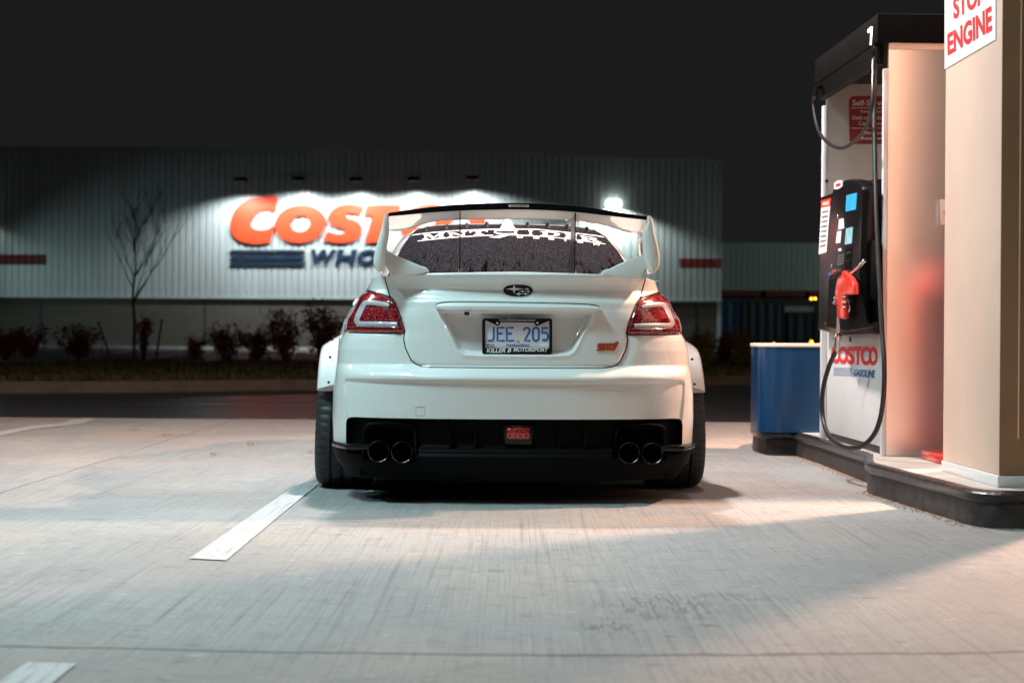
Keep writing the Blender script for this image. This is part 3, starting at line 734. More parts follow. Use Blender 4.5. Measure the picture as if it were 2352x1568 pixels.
# ------------------------------------------------------------------ fuel dispenser
YAW = math.radians(1.886)
FW = Vector((-math.sin(YAW), math.cos(YAW), 0)); RT = Vector((math.cos(YAW), math.sin(YAW), 0))
pc = G(2033, 1047, IZ)
pd = thing('fuel_dispenser', 'tall white fuel dispenser number 1 with black console, red nozzle and black hoses', 'fuel pump', tuple(pc), YAW)
def dpt(px, py, off=0.0):
    n = -RT; r = cray(px, py); base = pc + n * off; t = (base - CO).dot(n) / r.dot(n); return CO + r * t
f0 = loc(pd, dpt)
def D(off): return lambda x, y: f0(x, y, off)
ratio_len = 1.50
HZ = f0(2033, 103).z
for nm, y0 in (('end_panel', 0), ('end_panel', ratio_len)):
    mb = MB(); mb.bbox((.004, y0, 0), (.90, y0 + .03, HZ)); e = mb.obj(nm, MT['fin'], pd)
    mb = MB(); mb.bbox((-.020, y0 - .004, 0), (.003, y0 + .035, HZ - .13)); mb.obj('edge_trim', MT['white'], e, bevel=.003)
mb = MB(); mb.bbox((.004, -.006, HZ - .035), (.9, -.001, HZ - .003)); mb.obj('top_rail', MT['column'], pd)
mb = MB(); mb.bbox((-.06, -.02, HZ), (.96, ratio_len + .05, HZ + .145)); mb.obj('header', M('header_black', (.0045, .0042, .0042), .7, ns=9, na=.2, spec=.05), pd, bevel=.006)
mb = MB(); mb.bbox((-.055, .05, HZ - .10), (-.01, ratio_len - .02, HZ - .002)); mb.obj('header_skirt', MT['matblack'], pd)
# number on header
polys = ribbon2d([(1993.5, 72), (2002.2, 64), (1999.6, 103)], 3.4)
mb = MB(); p = [f0(x, y, .0615) for x, y in ((1992, 75), (1993, 68), (2001.2, 60.5), (2004.8, 62), (2002, 104), (1997.3, 104), (1999.6, 73), (1995.5, 77))]
MT['white1'] = M('lit_white_numeral', (.8, .8, .8), .4, emit=(1, 1, 1), es=.55)
mb.add(p, [tuple(range(len(p)))]); mb.obj('numeral', MT['white1'], pd)
# core and lower door
yb = f0(1960, 764, 0).z
mb = MB(); mb.bbox((.05, .035, .09), (.86, ratio_len - .005, yb + .35)); mb.obj('core', MT['steel'], pd)
dz1 = f0(1960, 764.6, 0).z
mb = MB(); mb.bbox((.012, .04, f0(2027, 1028, 0).z), (.045, ratio_len - .01, dz1 + .05)); door = mb.obj('lower_door', MT['white'], pd, bevel=.004)
mb = MB(); mb.bbox((.02, .036, 0), (.045, ratio_len - .006, f0(2027, 1028, 0).z - .006)); mb.obj('plinth', MT['black'], pd)
mb = MB(); mb.lathe([(0, -.004), (.014, -.004), (.014, .0), (0, .0)], (.010, f0(1949, 779, 0).y, f0(1949, 779, 0).z), 'X', 12); mb.obj('door_lock', MT['black'], door)
f2 = D(-.0095)
q = ((1908, 794.5), (2015, 796), (2015, 840.5), (1908, 833.5))
for i, c in enumerate('COSTCO'):
    a0 = (0, .155, .345, .49, .64, .815)[i]; a1 = (.175, .365, .51, .67, .835, 1.0)[i]
    qm = quadmap(q); Q = (qm(a0, 1), qm(a1, 1), qm(a1, 0), qm(a0, 0))
    decal_text('logo_letter', c, Q, f2, MT['red'], door, .045)
decal_text('lettering', 'GASOLINE', ((1961.5, 847.3), (2010.5, 849.8), (2009.5, 868), (1959.5, 863.3)), f2, MT['blue'], door, .03, .22)
for k in range(4):
    y0, y1 = 844.3 + k * 5.0, 845.7 + k * 5.0; s = k * .35
    decal_poly('blue_line', [[(1914, y0), (1958 - s, y0 + 1.2 + k * .12), (1957.7 - s, y1 + 1.2 + k * .12), (1914, y1)]], f2, MT['blue'], door)
# black console
def pz(px, py, a, b, name, mat, poly, bevel=.0, parent=None):
    pass
def slab(name, poly, o0, o1, mat, parent=pd, bevel=0, smooth=False):
    """prism with its outer face at offset o1 (matching the given outline) and back at o0"""
    pts = [f0(x, y, o1) for x, y in poly]; mb = MB(); mb.add(*prism(pts, Vector((o1 - o0, 0, 0)))); return mb.obj(name, mat, parent, bevel=bevel, smooth=smooth)
con = slab('console', [(1879.5, 757), (1885.6, 452.5), (1908, 445), (2007, 411), (2007, 766), (1990, 768), (1930, 771)], .004, .05, MT['black'], bevel=.006)
hump = slab('console_fascia', [(1890, 745), (1897, 640), (1905, 520), (1909.5, 447), (1912, 434), (1919, 422), (1931, 414.5), (1950, 411.5), (1966, 415), (1977, 424), (1980, 436), (1977, 520), (1973, 640), (1976, 752), (1930, 760)], .05, .135, MT['black'], pd, bevel=.016)
slab('nozzle_boot', [(1898, 750), (1903, 640), (1960, 628), (1972, 640), (1990, 752), (1940, 760)], .135, .15, MT['matblack'], pd, bevel=.01)
mb = MB(); mb.tube([f0(1982, 540, .06), f0(1982, 600, .10), f0(1984, 660, .10), f0(1990, 752, .06)], .012); mb.obj('bracket', MT['black'], pd)
slab('boot_flap', [(1984, 585), (1989, 570), (2003, 552), (2012, 560), (2014, 740), (1990, 748)], .05, .085, MT['matblack'], pd, bevel=.008)
fh = D(.1365); fc = D(.0515)
slab('display_screen', [(1944, 448.7), (1967.7, 442.8), (1965.2, 481), (1942, 486)], .13, .1375, MT['screen'], hump)
slab('keypad_screen', [(1943, 525), (1958.5, 521), (1956, 558.7), (1940, 562)], .13, .1375, MT['screen2'], hump)
slab('price_sticker', [(1927, 536 - 32), (1937, 501), (1938.5, 524), (1925, 528)], .13, .1370, MT['whitemat'], hump)
slab('price_sticker', [(1922.5, 532), (1932.5, 529.5), (1930, 557.5), (1919.5, 559)], .13, .1370, MT['whitemat'], hump)
slab('price_sticker', [(1925, 571), (1931, 570), (1932, 576), (1926, 577)], .13, .1370, MT['whitemat'], hump)
st = slab('brand_sticker', [(1915.5, 421), (1924, 414.6), (1934.5, 413.8), (1934.5, 427.5), (1926, 434), (1916, 435)], .13, .1372, MT['whitemat'], hump)
decal_poly('sticker_print', [[(1919, 423), (1930.5, 420), (1930.5, 427), (1919, 430)]], D(.138), MT['red'], st)
for k, (x, y, m_) in enumerate(((1908.5, 632, 'blue'), (1913, 627, 'chrome'), (1919, 625, 'red'))):
    mb = MB(); c = f0(x, y, .14); mb.lathe([(0, -.012), (.012, -.012), (.014, 0), (0, 0)], c, 'X', 12); mb.obj('grade_button', MT[m_], hump)
ml = slab('members_label', [(1979.5, 425), (2008, 416.5), (2008, 461.5), (1981.5, 470.4)], .045, .052, MT['signred'], con)
decal_text('lettering', 'MEMBERS', ((1982.5, 435), (2006, 428), (2006, 440), (1982.5, 446)), D(.0528), MT['whitemat'], ml, .02)
decal_text('lettering', 'ONLY', ((1986.5, 450), (2004, 444.5), (2004, 455.5), (1986.5, 460)), D(.0528), MT['whitemat'], ml, .02)
sl = slab('safety_label', [(1985.5, 523), (2007, 517), (2005.5, 554), (1983, 558.7)], .045, .052, MT['whitemat'], con)
decal_poly('pictogram', [[(1989, 547), (1992, 541), (1996, 549), (1990, 553)], [(1995, 531), (2000, 535), (2003, 545), (2000, 546), (1996, 538)], [(1990, 528), (1994, 526), (1991, 536), (1988, 537)]], D(.0528), MT['black'], sl)
rl = slab('rules_label', [(1886, 478), (1906.4, 473.7), (1898, 579), (1880.3, 584.4)], .045, .052, MT['whitemat'], con)
slab('rules_header', [(1885.6, 461), (1908, 455), (1906.4, 473.4), (1886, 477.7)], .045, .052, MT['signred'], con)
decal_text('lettering', 'MEMBERS', ((1889.5, 464.5), (1905, 461), (1904.5, 470), (1889.5, 473)), D(.0528), MT['whitemat'], con, .02)
for k in range(8):
    y = 486 + k * 11.2; x0 = 1888.5 - k * .75; x1 = 1902.5 - k * .95
    decal_poly('rules_line', [[(x0, y), (x1, y - 3), (x1, y + .5), (x0, y + 3.5)]], D(.0528), MT['steel'], rl)
# sign on the far end panel
rs = MB(); yy = ratio_len - .004
inv = (Matrix.Translation(pd.location) @ Matrix.Rotation(YAW, 4, 'Z')).inverted()
def farp(px, py, y=yy):
    r = inv.to_3x3() @ cray(px, py); o_ = inv @ CO; return o_ + r * ((y - o_.y) / r.y)
q = [(1957, 221), (2034, 221), (2034, 331), (1957, 331), (1951, 322), (1949.5, 230)]
rs.add(*prism([farp(*p) for p in q], Vector((0, .003, 0)))); rsg = rs.obj('service_sign', MT['darkred'], pd)  # red darkened: the shade the sign hangs in is put into its colour
fz = lambda x, y: farp(x, y, yy - .0015)
for body, qd in (('Self-Serve', rectq(1958, 230, 2032, 243)), ('Swipe Card', rectq(1976, 253, 2030, 261)), ('Debit or Member', rectq(1958, 266, 2032, 275)), ('Card Here', rectq(1972, 279, 2028, 288)),
                 ('No Cash', rectq(1986, 301, 2030, 309)), ('Accepted', rectq(1976, 314, 2030, 323))):
    decal_text('lettering', body, qd, fz, MT['whitemat'], rsg, .01)
decal_poly('rule', [rectq(1955, 247.5, 2033, 248.8), rectq(1955, 294, 2033, 295.3)], fz, MT['whitemat'], rsg)
for (x, y) in ((1897, 218), (1899, 416)):
    mb = MB(); mb.lathe([(0, 0), (.010, 0), (.008, .008), (0, .009)], farp(x, y, yy - .010), 'Y', 8); mb.obj('rivet', MT['tip'], pd)
for r_ in range(4):
    for c_ in range(3):
        x_, y_ = 1925 + c_ * 5.2 - r_ * .5, 586 + r_ * 6.5 - c_ * 1.2
        slab('keypad_key', [(x_, y_), (x_ + 3.6, y_ - .9), (x_ + 3.4, y_ + 3.2), (x_ - .2, y_ + 4.2)], .13, .138, MT['steel'], hump)
slab('card_slot', [(1943, 572), (1956, 569), (1954.5, 592), (1941.5, 595)], .12, .1385, MT['matblack'], hump)
slab('card_slot_lip', [(1944, 580), (1954, 578), (1954, 581), (1944, 583)], .13, .1405, MT['chrome'], hump)
slab('receipt_door', [(1942, 600), (1954, 597), (1953, 618), (1941, 621)], .12, .139, MT['matblack'], hump)
for x_, y_ in ((1909, 610), (1923, 498), (1925, 668), (1966, 640)):
    mb = MB(); mb.lathe([(0, -.006), (.010, -.004), (.012, .004)], f0(x_, y_, .137), 'X', 10); mb.obj('lock_barrel', MT['chrome'], hump, smooth=True)
# nozzle
nz = thing('fuel_nozzle', 'red fuel nozzle with chrome spout hanging in the pump boot', 'nozzle', tuple(dpt(1940, 680, .2)), YAW)
fn = loc(nz, dpt)
def zn(x, y): return (1866.2 + .18305 * x, 574.2 + .18305 * y)
poly = [(300, 860), (296, 640), (268, 560), (285, 440), (318, 350), (350, 318), (378, 335), (376, 262), (400, 256), (425, 292), (500, 338), (552, 420), (562, 558), (372, 562), (378, 650), (404, 862)]
pts = [fn(*zn(300 + (p[0] - 300) * .80, p[1]), .215) for p in poly]; mb = MB(); mb.add(*prism(pts, Vector((.034, 0, 0)))); mb.obj('handle', MT['rednoz'], nz, bevel=.010, seg=3)
mb = MB(); sp = [fn(*zn(*p), o) for p, o in (((440, 330), .185), ((520, 265), .175), ((600, 190), .165), ((655, 128), .15))]; sp = crom(sp, 6)
mb.tube(sp, [.012 + (.002 if i % 2 else 0) for i in range(len(sp))], 8); mb.obj('spout', MT['chrome'], nz, smooth=True, auto=60)
mb = MB(); mb.tube([fn(*zn(330, 850), .19), fn(*zn(322, 1040), .19)], .011, 10); mb.obj('swivel_stem', MT['steel'], nz, smooth=True)
mb = MB(); a, c = fn(*zn(318, 1040), .19), fn(*zn(300, 1270), .19); L_ = [a.lerp(c, k / 6) for k in range(7)]
mb.tube(L_, [.013, .021, .021, .014, .018, .012, .012], 12); mb.obj('swivel', MT['chrome'], nz, smooth=True, auto=50)
mb = MB(); mb.tube(crom([fn(*zn(380, 560), .19), fn(*zn(440, 620), .19), fn(*zn(470, 740), .19), fn(*zn(395, 850), .19)], 6), .005, 6); mb.obj('trigger_guard', MT['chrome'], nz, smooth=True)
for p in ((285, 600), (395, 580), (398, 645), (275, 660), (390, 705)):
    mb = MB(); mb.lathe([(0, -.010), (.010, -.006), (.010, .006), (0, .010)], fn(*zn(*p), .215), 'X', 10); mb.obj('fitting', MT['chrome'], nz, smooth=True)
hs = thing('fuel_hose', 'thick black fuel hose looping from the pump header down to the nozzle', 'hose', tuple(dpt(2010, 130, .06)), YAW)
fh_ = loc(hs, dpt)
H1 = [(1921, 800, .19), (1917, 812, .19), (1904, 842, .20), (1892, 885, .22), (1888, 930, .23), (1892, 970, .23), (1905, 1002, .23), (1930, 1022, .21), (1958, 1029, .18), (1985, 1021, .15), (2009, 995, .12), (2023, 955, .10), (2030, 900, .09), (2031, 840, .09), (2026, 760, .09), (2020, 640, .09), (2013, 500, .09), (2009, 340, .08), (2008, 220, .07), (2011, 118, .06)]
mb = MB(); mb.tube(crom([fh_(*p) for p in H1], 5), .0125, 10); mb.obj('hose', MT['hose'], hs, smooth=True)
mb = MB(); mb.tube([fh_(2011, 150, .06), fh_(2011, 138, .06), fh_(2011, 132, .06), fh_(2011, 124, .06), fh_(2011, 108, .06)], [.016, .022, .016, .022, .018], 10); mb.obj('hose_coupling', MT['black'], hs, smooth=True, auto=40)
h2 = thing('retractor_hose', 'thin black hose hanging in a loop under the pump header', 'hose', tuple(dpt(1872, 205, .06)), YAW)
f2_ = loc(h2, dpt)
H2 = [(1873, 206, .12), (1869, 230, .12), (1870, 256, .12), (1878, 294, .12), (1892, 319, .12), (1912, 335, .12), (1932, 340.5, .12), (1952, 333, .12), (1977, 311, .12), (1993, 284, .12), (2001, 255, .12), (2005, 210, .11), (2006, 140, .08)]
mb = MB(); mb.tube(crom([f2_(*p) for p in H2], 6), .010, 10); mb.obj('hose', MT['hose'], h2, smooth=True)
mb = MB(); mb.tube([f2_(1874, 200, .12), f2_(1873, 222, .12)], .016, 10); mb.obj('hose_end', MT['black'], h2, smooth=True, auto=40)
mb = MB(); mb.tube([f2_(1874, 203, .12), f2_(1888, 196, .04), f2_(1896, 192, .0)], .012, 8); mb.obj('bracket', MT['black'], h2)

# ------------------------------------------------------------------ blue bin at the island end
ba = G(1745, 993, IZ)
bn = thing('blue_bin', 'glossy blue rounded bin with a cream lid at the far island end', 'bin', (ba.x, ba.y, IZ), YAW)
bw, bd, bh = .52, .48, W(1800, 797, ba.y).z - IZ
def rrect(x0, y0, x1, y1, r, n=6):
    o = []
    for cx, cy, a0 in ((x1 - r, y1 - r, 0), (x0 + r, y1 - r, 90), (x0 + r, y0 + r, 180), (x1 - r, y0 + r, 270)):
        for k in range(n + 1): a = rad(a0 + 90 * k / n); o.append((cx + r * math.cos(a), cy + r * math.sin(a)))
    return o
rr_ = rrect(0, 0, bw, bd, .14)
mb = MB(); mb.add(*prism([(x, y, 0) for x, y in rr_], Vector((0, 0, bh)))); mb.obj('body', MT['bin'], bn, smooth=True, auto=50)
rr_ = rrect(-.006, -.006, bw + .006, bd + .006, .145)
mb = MB(); mb.add(*prism([(x, y, bh) for x, y in rr_], Vector((0, 0, .022)))); mb.obj('lid', MT['cream'], bn, bevel=.004)
# ------------------------------------------------------------------ the car
OC = Vector((.022, 7.93, 0))
car = thing('sports_saloon', 'white widebody sports saloon with a tall rear wing, seen from behind', 'car', tuple(OC), YAW)
CINV = (Matrix.Translation(OC) @ Matrix.Rotation(YAW, 4, 'Z')).inverted()
LCO = CINV @ CO; LR3 = CINV.to_3x3()
def L(px, py, yl):
    r = LR3 @ cray(px, py); return LCO + r * ((yl - LCO.y) / r.y)
# --- silhouette half width (left side traced)
sil = [(835, 1112, .6), (800, 1085, .6), (772, 1045, .6), (766, 1024, .6), (763, 950, .6), (764.5, 900, .6), (769, 860, .58), (776, 800, .5), (781, 778, .45), (788, 763, .4), (790, 745, .4), (795, 728, .4), (810, 707, .4), (819, 687, .42), (832, 674, .45), (843, 667, .5), (851, 651, .55), (859, 639, .6), (866, 628, .62)]
sp = [L(*s) for s in sil]; SZ = np.array([p.z for p in sp]); SX = np.array([-p.x - (.012 if p.z < .62 else .0) for p in sp])
def Wd(z): return np.interp(z, SZ, SX)
# --- centre profile depth
pr = [(.08, .03), (.14, .010), (.25, .004), (.37, .006), (.42, .004), (.50, .0), (.564, -.002), (.572, .000), (.585, .009), (.600, .026), (.612, .046), (.618, .058), (.66, .060), (.80, .068), (.86, .072), (.90, .078), (.93, .090), (.96, .100), (.985, .094), (1.003, .080), (1.016, .066), (1.027, .061), (1.036, .074), (1.042, .088), (1.06, .12)]
PZ = np.array([p[0] for p in pr]); PY = np.array([p[1] for p in pr])
zz = np.linspace(.08, 1.06, 600); yy_ = np.interp(zz, PZ, PY); k_ = np.exp(-np.linspace(-2, 2, 9) ** 2); k_ /= k_.sum()
yy_ = np.convolve(np.pad(yy_, 4, mode='edge'), k_, 'valid')
def Yr(z): return np.interp(z, zz, yy_)
NE, DC = 2.6, .46
def y0(x, z):
    u = np.clip(np.abs(x) / Wd(z), 0, .99995); return Yr(z) + DC * (1 - (1 - u ** NE) ** (1 / NE))
def sdist(px, pz, poly):
    """signed distance, positive inside"""
    d = np.full(px.shape, 1e9); ins = np.zeros(px.shape, bool); cx = np.zeros(px.shape); cz = np.zeros(px.shape)
    n = len(poly)
    for i in range(n):
        ax, az = poly[i]; bx_2, bz = poly[(i + 1) % n]; ex, ez = bx_2 - ax, bz - az; l2 = ex * ex + ez * ez + 1e-12
        t = np.clip(((px - ax) * ex + (pz - az) * ez) / l2, 0, 1); qx, qz = ax + t * ex, az + t * ez
        dd = np.hypot(px - qx, pz - qz); m = dd < d; d = np.where(m, dd, d); cx = np.where(m, qx, cx); cz = np.where(m, qz, cz)
        c = ((az > pz) != (bz > pz)) & (px < (bx_2 - ax) * (pz - az) / (bz - az + 1e-12) + ax); ins ^= c
    return np.where(ins, d, -d), cx, cz
def sstep(a, b, v): t = np.clip((v - a) / (b - a), 0, 1); return t * t * (3 - 2 * t)
def tr(px, py):
    """photo point on the rear face -> (x, z) using the smooth shell depth"""
    y = .06
    for _ in range(6):
        p = L(px, py, y); y = float(y0(np.array(p.x), np.array(p.z)))
    return (p.x, p.z)
def sm2(pts, k=4): return [tuple(p) for p in crom([(a, b, 0) for a, b in pts], k)]
def half(pts): return [(abs(x), z) for x, z in (tr(*p) for p in pts)]
def mirror_closed(h):  # h from top centre side down to bottom; right then left
    return [(x, z) for x, z in h] + [(-x, z) for x, z in reversed(h)]
# trunk lid outline, left trace
th = half([(880, 600), (883, 634), (889, 658), (895, 679), (907, 695), (919, 726), (930.5, 759), (927, 778), (931, 799), (944, 827), (955, 836), (966, 841), (988, 843.5), (1188, 845.5)])
TRUNK = mirror_closed([(x, z) for x, z, *_ in [(p[0], p[1]) for p in sm2(th, 3)]] if False else th)
# tail lamp (right side, x positive); extends past the corner
tlt = half([(847, 667), (867.5, 672.5), (893, 681), (901, 686), (908, 696), (919.5, 725), (929, 756), (930.5, 762), (926, 765.5), (881, 765), (800, 763.5)])
LAMP = [(1.3, tlt[0][1] + .004)] + tlt + [(1.3, tlt[-1][1])]
# recess for the plate
RC = mirror_closed(half([(1012, 716), (1017, 735), (1047, 795), (1053, 806), (1066, 814), (1100, 816.5), (1188, 817.5)]))
# lower inset face of the bumper
zb0 = tr(1000, 958)[1]
BI = mirror_closed(half([(800, 868.5), (791.5, 870), (789, 880), (790, 905), (795, 960), (796, 1040)]))
# black lower panel
BP = mirror_closed(half([(815, 957.5), (803, 958.5), (796.5, 964), (794.5, 975), (795, 1025)]) + [(half([(764, 1025)])[0][0] + .5, half([(766, 1025.5)])[0][1]), (1.5, .0)])
def depth(x, z, cls=None):
    y = y0(x, z); ax = np.abs(x)
    ds, _, _ = sdist(x, z, RC); y = y + .046 * sstep(0, .020, ds) - .004 * sstep(-.02, 0, ds) * sstep(.02, 0, ds)
    di, _, _ = sdist(x, z, BI); y = y + .013 * sstep(-.002, .014, di)
    dt, _, _ = sdist(x, z, TRUNK); out = -dt
    band = sstep(.055, .0, out) * sstep(.93, .80, z) * (dt < 0) + sstep(.016, .0, dt) * sstep(.93, .80, z) * (dt >= 0); y = y + .011 * band
    dl, _, _ = sdist(ax, z, LAMP); y = y - .010 * sstep(0.0, .012, dl)
    y = y + .006 * sstep(.006, .0, np.abs(dl)) * (dl < .003)
    dp, _, _ = sdist(x, z, BP); y = y + .045 * sstep(0, .010, dp) * sstep(.235, .262, z)
    # exhaust pockets
    for s in (1, -1):
        e = 1 - ((np.abs(x - s * EXX) / .128) ** 4 + (np.abs(z - EXZ) / .105) ** 4); y = y + .05 * sstep(0, .35, e) * sstep(.19, .23, z)
    # soft shoulder crease above the lamps
    y = y + .006 * sstep(.905, .925, z) * sstep(.99, .95, z)
    # emblem dish
    ee = 1 - ((x - EMX) / .078) ** 2 - ((z - EMZ) / .048) ** 2; y = y + .006 * sstep(0, .4, ee)
    return y
eL, eR = tr(896, 1037), tr(1471, 1040.5); EXX = (abs(eL[0]) + abs(eR[0])) / 2; EXZ = (eL[1] + eR[1]) / 2
em = tr(1190, 667); EMX, EMZ = em
ztop_pts = [tr(px, py) for px, py in ((1188, 624), (1100, 625), (1000, 627), (950, 629), (900, 632), (884, 633.5), (862, 639))]
ZTX = np.array([abs(p[0]) for p in ztop_pts]); ZTZ = np.array([p[1] for p in ztop_pts]); od = np.argsort(ZTX); ZTX, ZTZ = ZTX[od], ZTZ[od]
ZB = .105
NU, NV = 460, 215
ang = np.linspace(-math.pi / 2, math.pi / 2, 4001); fx = np.sign(ang) * np.abs(np.sin(ang)) ** (2 / NE); fy = DC / .85 * (1 - np.abs(np.cos(ang)) ** (2 / NE))
sl_ = np.concatenate([[0], np.cumsum(np.hypot(np.diff(fx), np.diff(fy)))]); uu = np.interp(np.linspace(0, sl_[-1], NU), sl_, fx)
V, U = np.meshgrid(np.linspace(0, 1, NV), uu, indexing='ij')
zt_ = np.interp(np.abs(U) * .8, ZTX, ZTZ); Zg = ZB + V * (zt_ - ZB)
for _ in range(3):
    Xg = U * Wd(Zg); zt_ = np.interp(np.abs(Xg), ZTX, ZTZ); Zg = ZB + V * (zt_ - ZB)
Xg = U * Wd(Zg)
# snap near outline points onto outlines
for poly, mir in ((TRUNK, False), (LAMP, True), (BP, False)):
    ax = np.abs(Xg) if mir else Xg; d, cx, cz = sdist(ax, Zg, poly); m = (np.abs(d) < .0023) & (np.abs(U) < .97) & (V > .004) & (V < .996)
    nx_ = np.where(m, cx, ax); nx_ = nx_ * np.sign(Xg) if mir else nx_
    Xg = np.where(m, nx_, Xg); Zg = np.where(m, cz, Zg)
Yg = depth(Xg, Zg)
CX_ = (Xg[:-1, :-1] + Xg[1:, 1:]) / 2; CZ_ = (Zg[:-1, :-1] + Zg[1:, 1:]) / 2; CY_ = (Yg[:-1, :-1] + Yg[1:, 1:]) / 2
inT = sdist(CX_, CZ_, TRUNK)[0] > 0; inL = (sdist(np.abs(CX_), CZ_, LAMP)[0] > 0) & (CY_ < .66) & ~inT; inB = (sdist(CX_, CZ_, BP)[0] > 0)
cls = np.zeros(CX_.shape, int); cls[inT] = 1; cls[inL & (CX_ < 0)] = 2; cls[inL & (CX_ > 0)] = 3; cls[inB] = 4
VI = np.arange(NU * NV).reshape(NV, NU); Vall = np.stack([Xg.ravel(), Yg.ravel(), Zg.ravel()], 1)
def shell(c, name, mat, extra=None):
    ii, jj = np.nonzero(cls == c); q = np.stack([VI[ii, jj], VI[ii, jj + 1], VI[ii + 1, jj + 1], VI[ii + 1, jj]], 1)
    us, inv = np.unique(q, return_inverse=True); inv = inv.reshape(q.shape); vs = Vall[us].tolist(); fs = inv.tolist()
    if extra is not None: n = len(vs); vs += [list(v) for v in extra[0]]; fs += [[i + n for i in f] for f in extra[1]]
    return mk(name, vs, fs, mat, car, smooth=True)
# --- sides, nose: one grid from the rear corner forward
AXR, AXF, RW = .985, 3.635, .322
def bodyside():
    vs = []; fs = []
    ys = list(np.linspace(.50, 4.48, 158)); rows = 46
    def beltz(y): return float(np.interp(y, [.6, .9, 2.0, 3.2, 4.1, 4.5], [1.015, 1.0, .965, .93, .80, .62]))
    def hw(y, z):
        b = float(Wd(min(z, 1.0))); mid = .865 - .07 * max(0, (z - .75) / .25) ** 2 if z < 1.05 else .79
        mid = float(np.interp(z, [.1, .3, .6, .75, .82, .894, .95, .98, 1.02], [.84, .865, .872, .858, .838, .797, .742, .700, .635]))
        a = min(1, max(0, (y - .66) / .5)); v = b + (mid - b) * a
        if y > 3.7: v *= (1 - ((y - 3.7) / .80) ** 2.6) ** (1 / 2.6) * .999 if y < 4.499 else 0
        return v
    for s in (1, -1):
        base = len(vs)
        for y in ys:
            zt = beltz(y) if y > .75 else float(np.interp(y, [.5, .66, .75], [float(ZTZ[-1]), float(ZTZ[-1]), beltz(.75)]))
            for r in range(rows):
                z = .14 + (zt - .14) * r / (rows - 1); vs.append((s * hw(y, z), y, z))
        for i in range(len(ys) - 1):
            for r in range(rows - 1):
                q = [base + i * rows + r, base + (i + 1) * rows + r, base + (i + 1) * rows + r + 1, base + i * rows + r + 1]
                c = [sum(vs[k][a] for k in q) / 4 for a in range(3)]
                if math.hypot(c[1] - AXR, c[2] - RW) < .385 or math.hypot(c[1] - AXF, c[2] - RW) < .365: continue
                fs.append(q if s < 0 else q[::-1])
    # deck / bonnet between the sides
    n = len(vs); m = 13
    for i, y in enumerate(ys):
        zt = beltz(y) if y > .75 else float(np.interp(y, [.5, .66, .75], [float(ZTZ[-1]), float(ZTZ[-1]), beltz(.75)])); h = hw(y, zt)
        cr = .035 + .04 * min(1, max(0, (y - 2.9) / .5))
        if y < .9: cr = float(np.interp(y, [.1, .66, .9], [.03, .035, .035]))
        for k in range(m):
            t = -1 + 2 * k / (m - 1); vs.append((h * t, y, zt + cr * (1 - t * t)))
    for i in range(len(ys) - 1):
        if .76 < ys[i] < 3.1: continue
        for k in range(m - 1): fs.append((n + i * m + k, n + i * m + k + 1, n + (i + 1) * m + k + 1, n + (i + 1) * m + k))
    return vs, fs
shell(0, 'body', MT['paint'], bodyside())
# rear deck, belongs to the trunk lid
def deck():
    vs = []; fs = []; xs = [float(v) for v in np.linspace(-.70, .70, 41)]; ny = 14
    for x in xs:
        zt = float(np.interp(abs(x), ZTX, ZTZ)); a = float(depth(np.array([x]), np.array([zt]))[0])
        for j in range(ny):
            t = j / (ny - 1); y = a + (.80 - a) * t; vs.append((x, y, zt + .004 * math.sin(math.pi * t) + (1.035 - zt) * t * t * .6))
    for i in range(len(xs) - 1):
        for j in range(ny - 1): fs.append((i * ny + j, (i + 1) * ny + j, (i + 1) * ny + j + 1, i * ny + j + 1))
    return vs, fs
trunk = shell(1, 'trunk_lid', MT['paint'], deck())
lampL = shell(2, 'tail_lamp', MT['lens']); lampR = shell(3, 'tail_lamp', MT['lens'])
diff = shell(4, 'rear_diffuser', MT['matblack'])
def S(px, py, off=.002):
    """point on the real rear surface under a photo pixel, lifted towards the viewer"""
    y = .06
    for _ in range(10):
        p = L(px, py, y); y = .5 * y + .5 * float(depth(np.array([p.x]), np.array([p.z]))[0])
    return L(px, py, y - off)
def Sx(x, z, off=.002): return Vector((x, float(depth(np.array([x]), np.array([z]))[0]) - off, z))
# shut line of the lid
def line_on(poly, r, name, mat, parent, off=0.0, step=.006):
    pts = []
    for i in range(len(poly) - 1):
        a, b = Vector(poly[i]), Vector(poly[i + 1]); n = max(1, int((b - a).length / step))
        for k in range(n): q = a.lerp(b, k / n); pts.append(Sx(q.x, q.y, off))
    mb = MB(); mb.tube(pts, r, 6); return mb.obj(name, mat, parent)
line_on(TRUNK[1:-1], .0030, 'shut_line', MT['matblack'], trunk)
for s in (1, -1):
    P_ = [(s * x, z) for x, z in LAMP if x < .86]; line_on(P_, .0034, 'lamp_seal', MT['carbon'], lampR if s > 0 else lampL, .001)
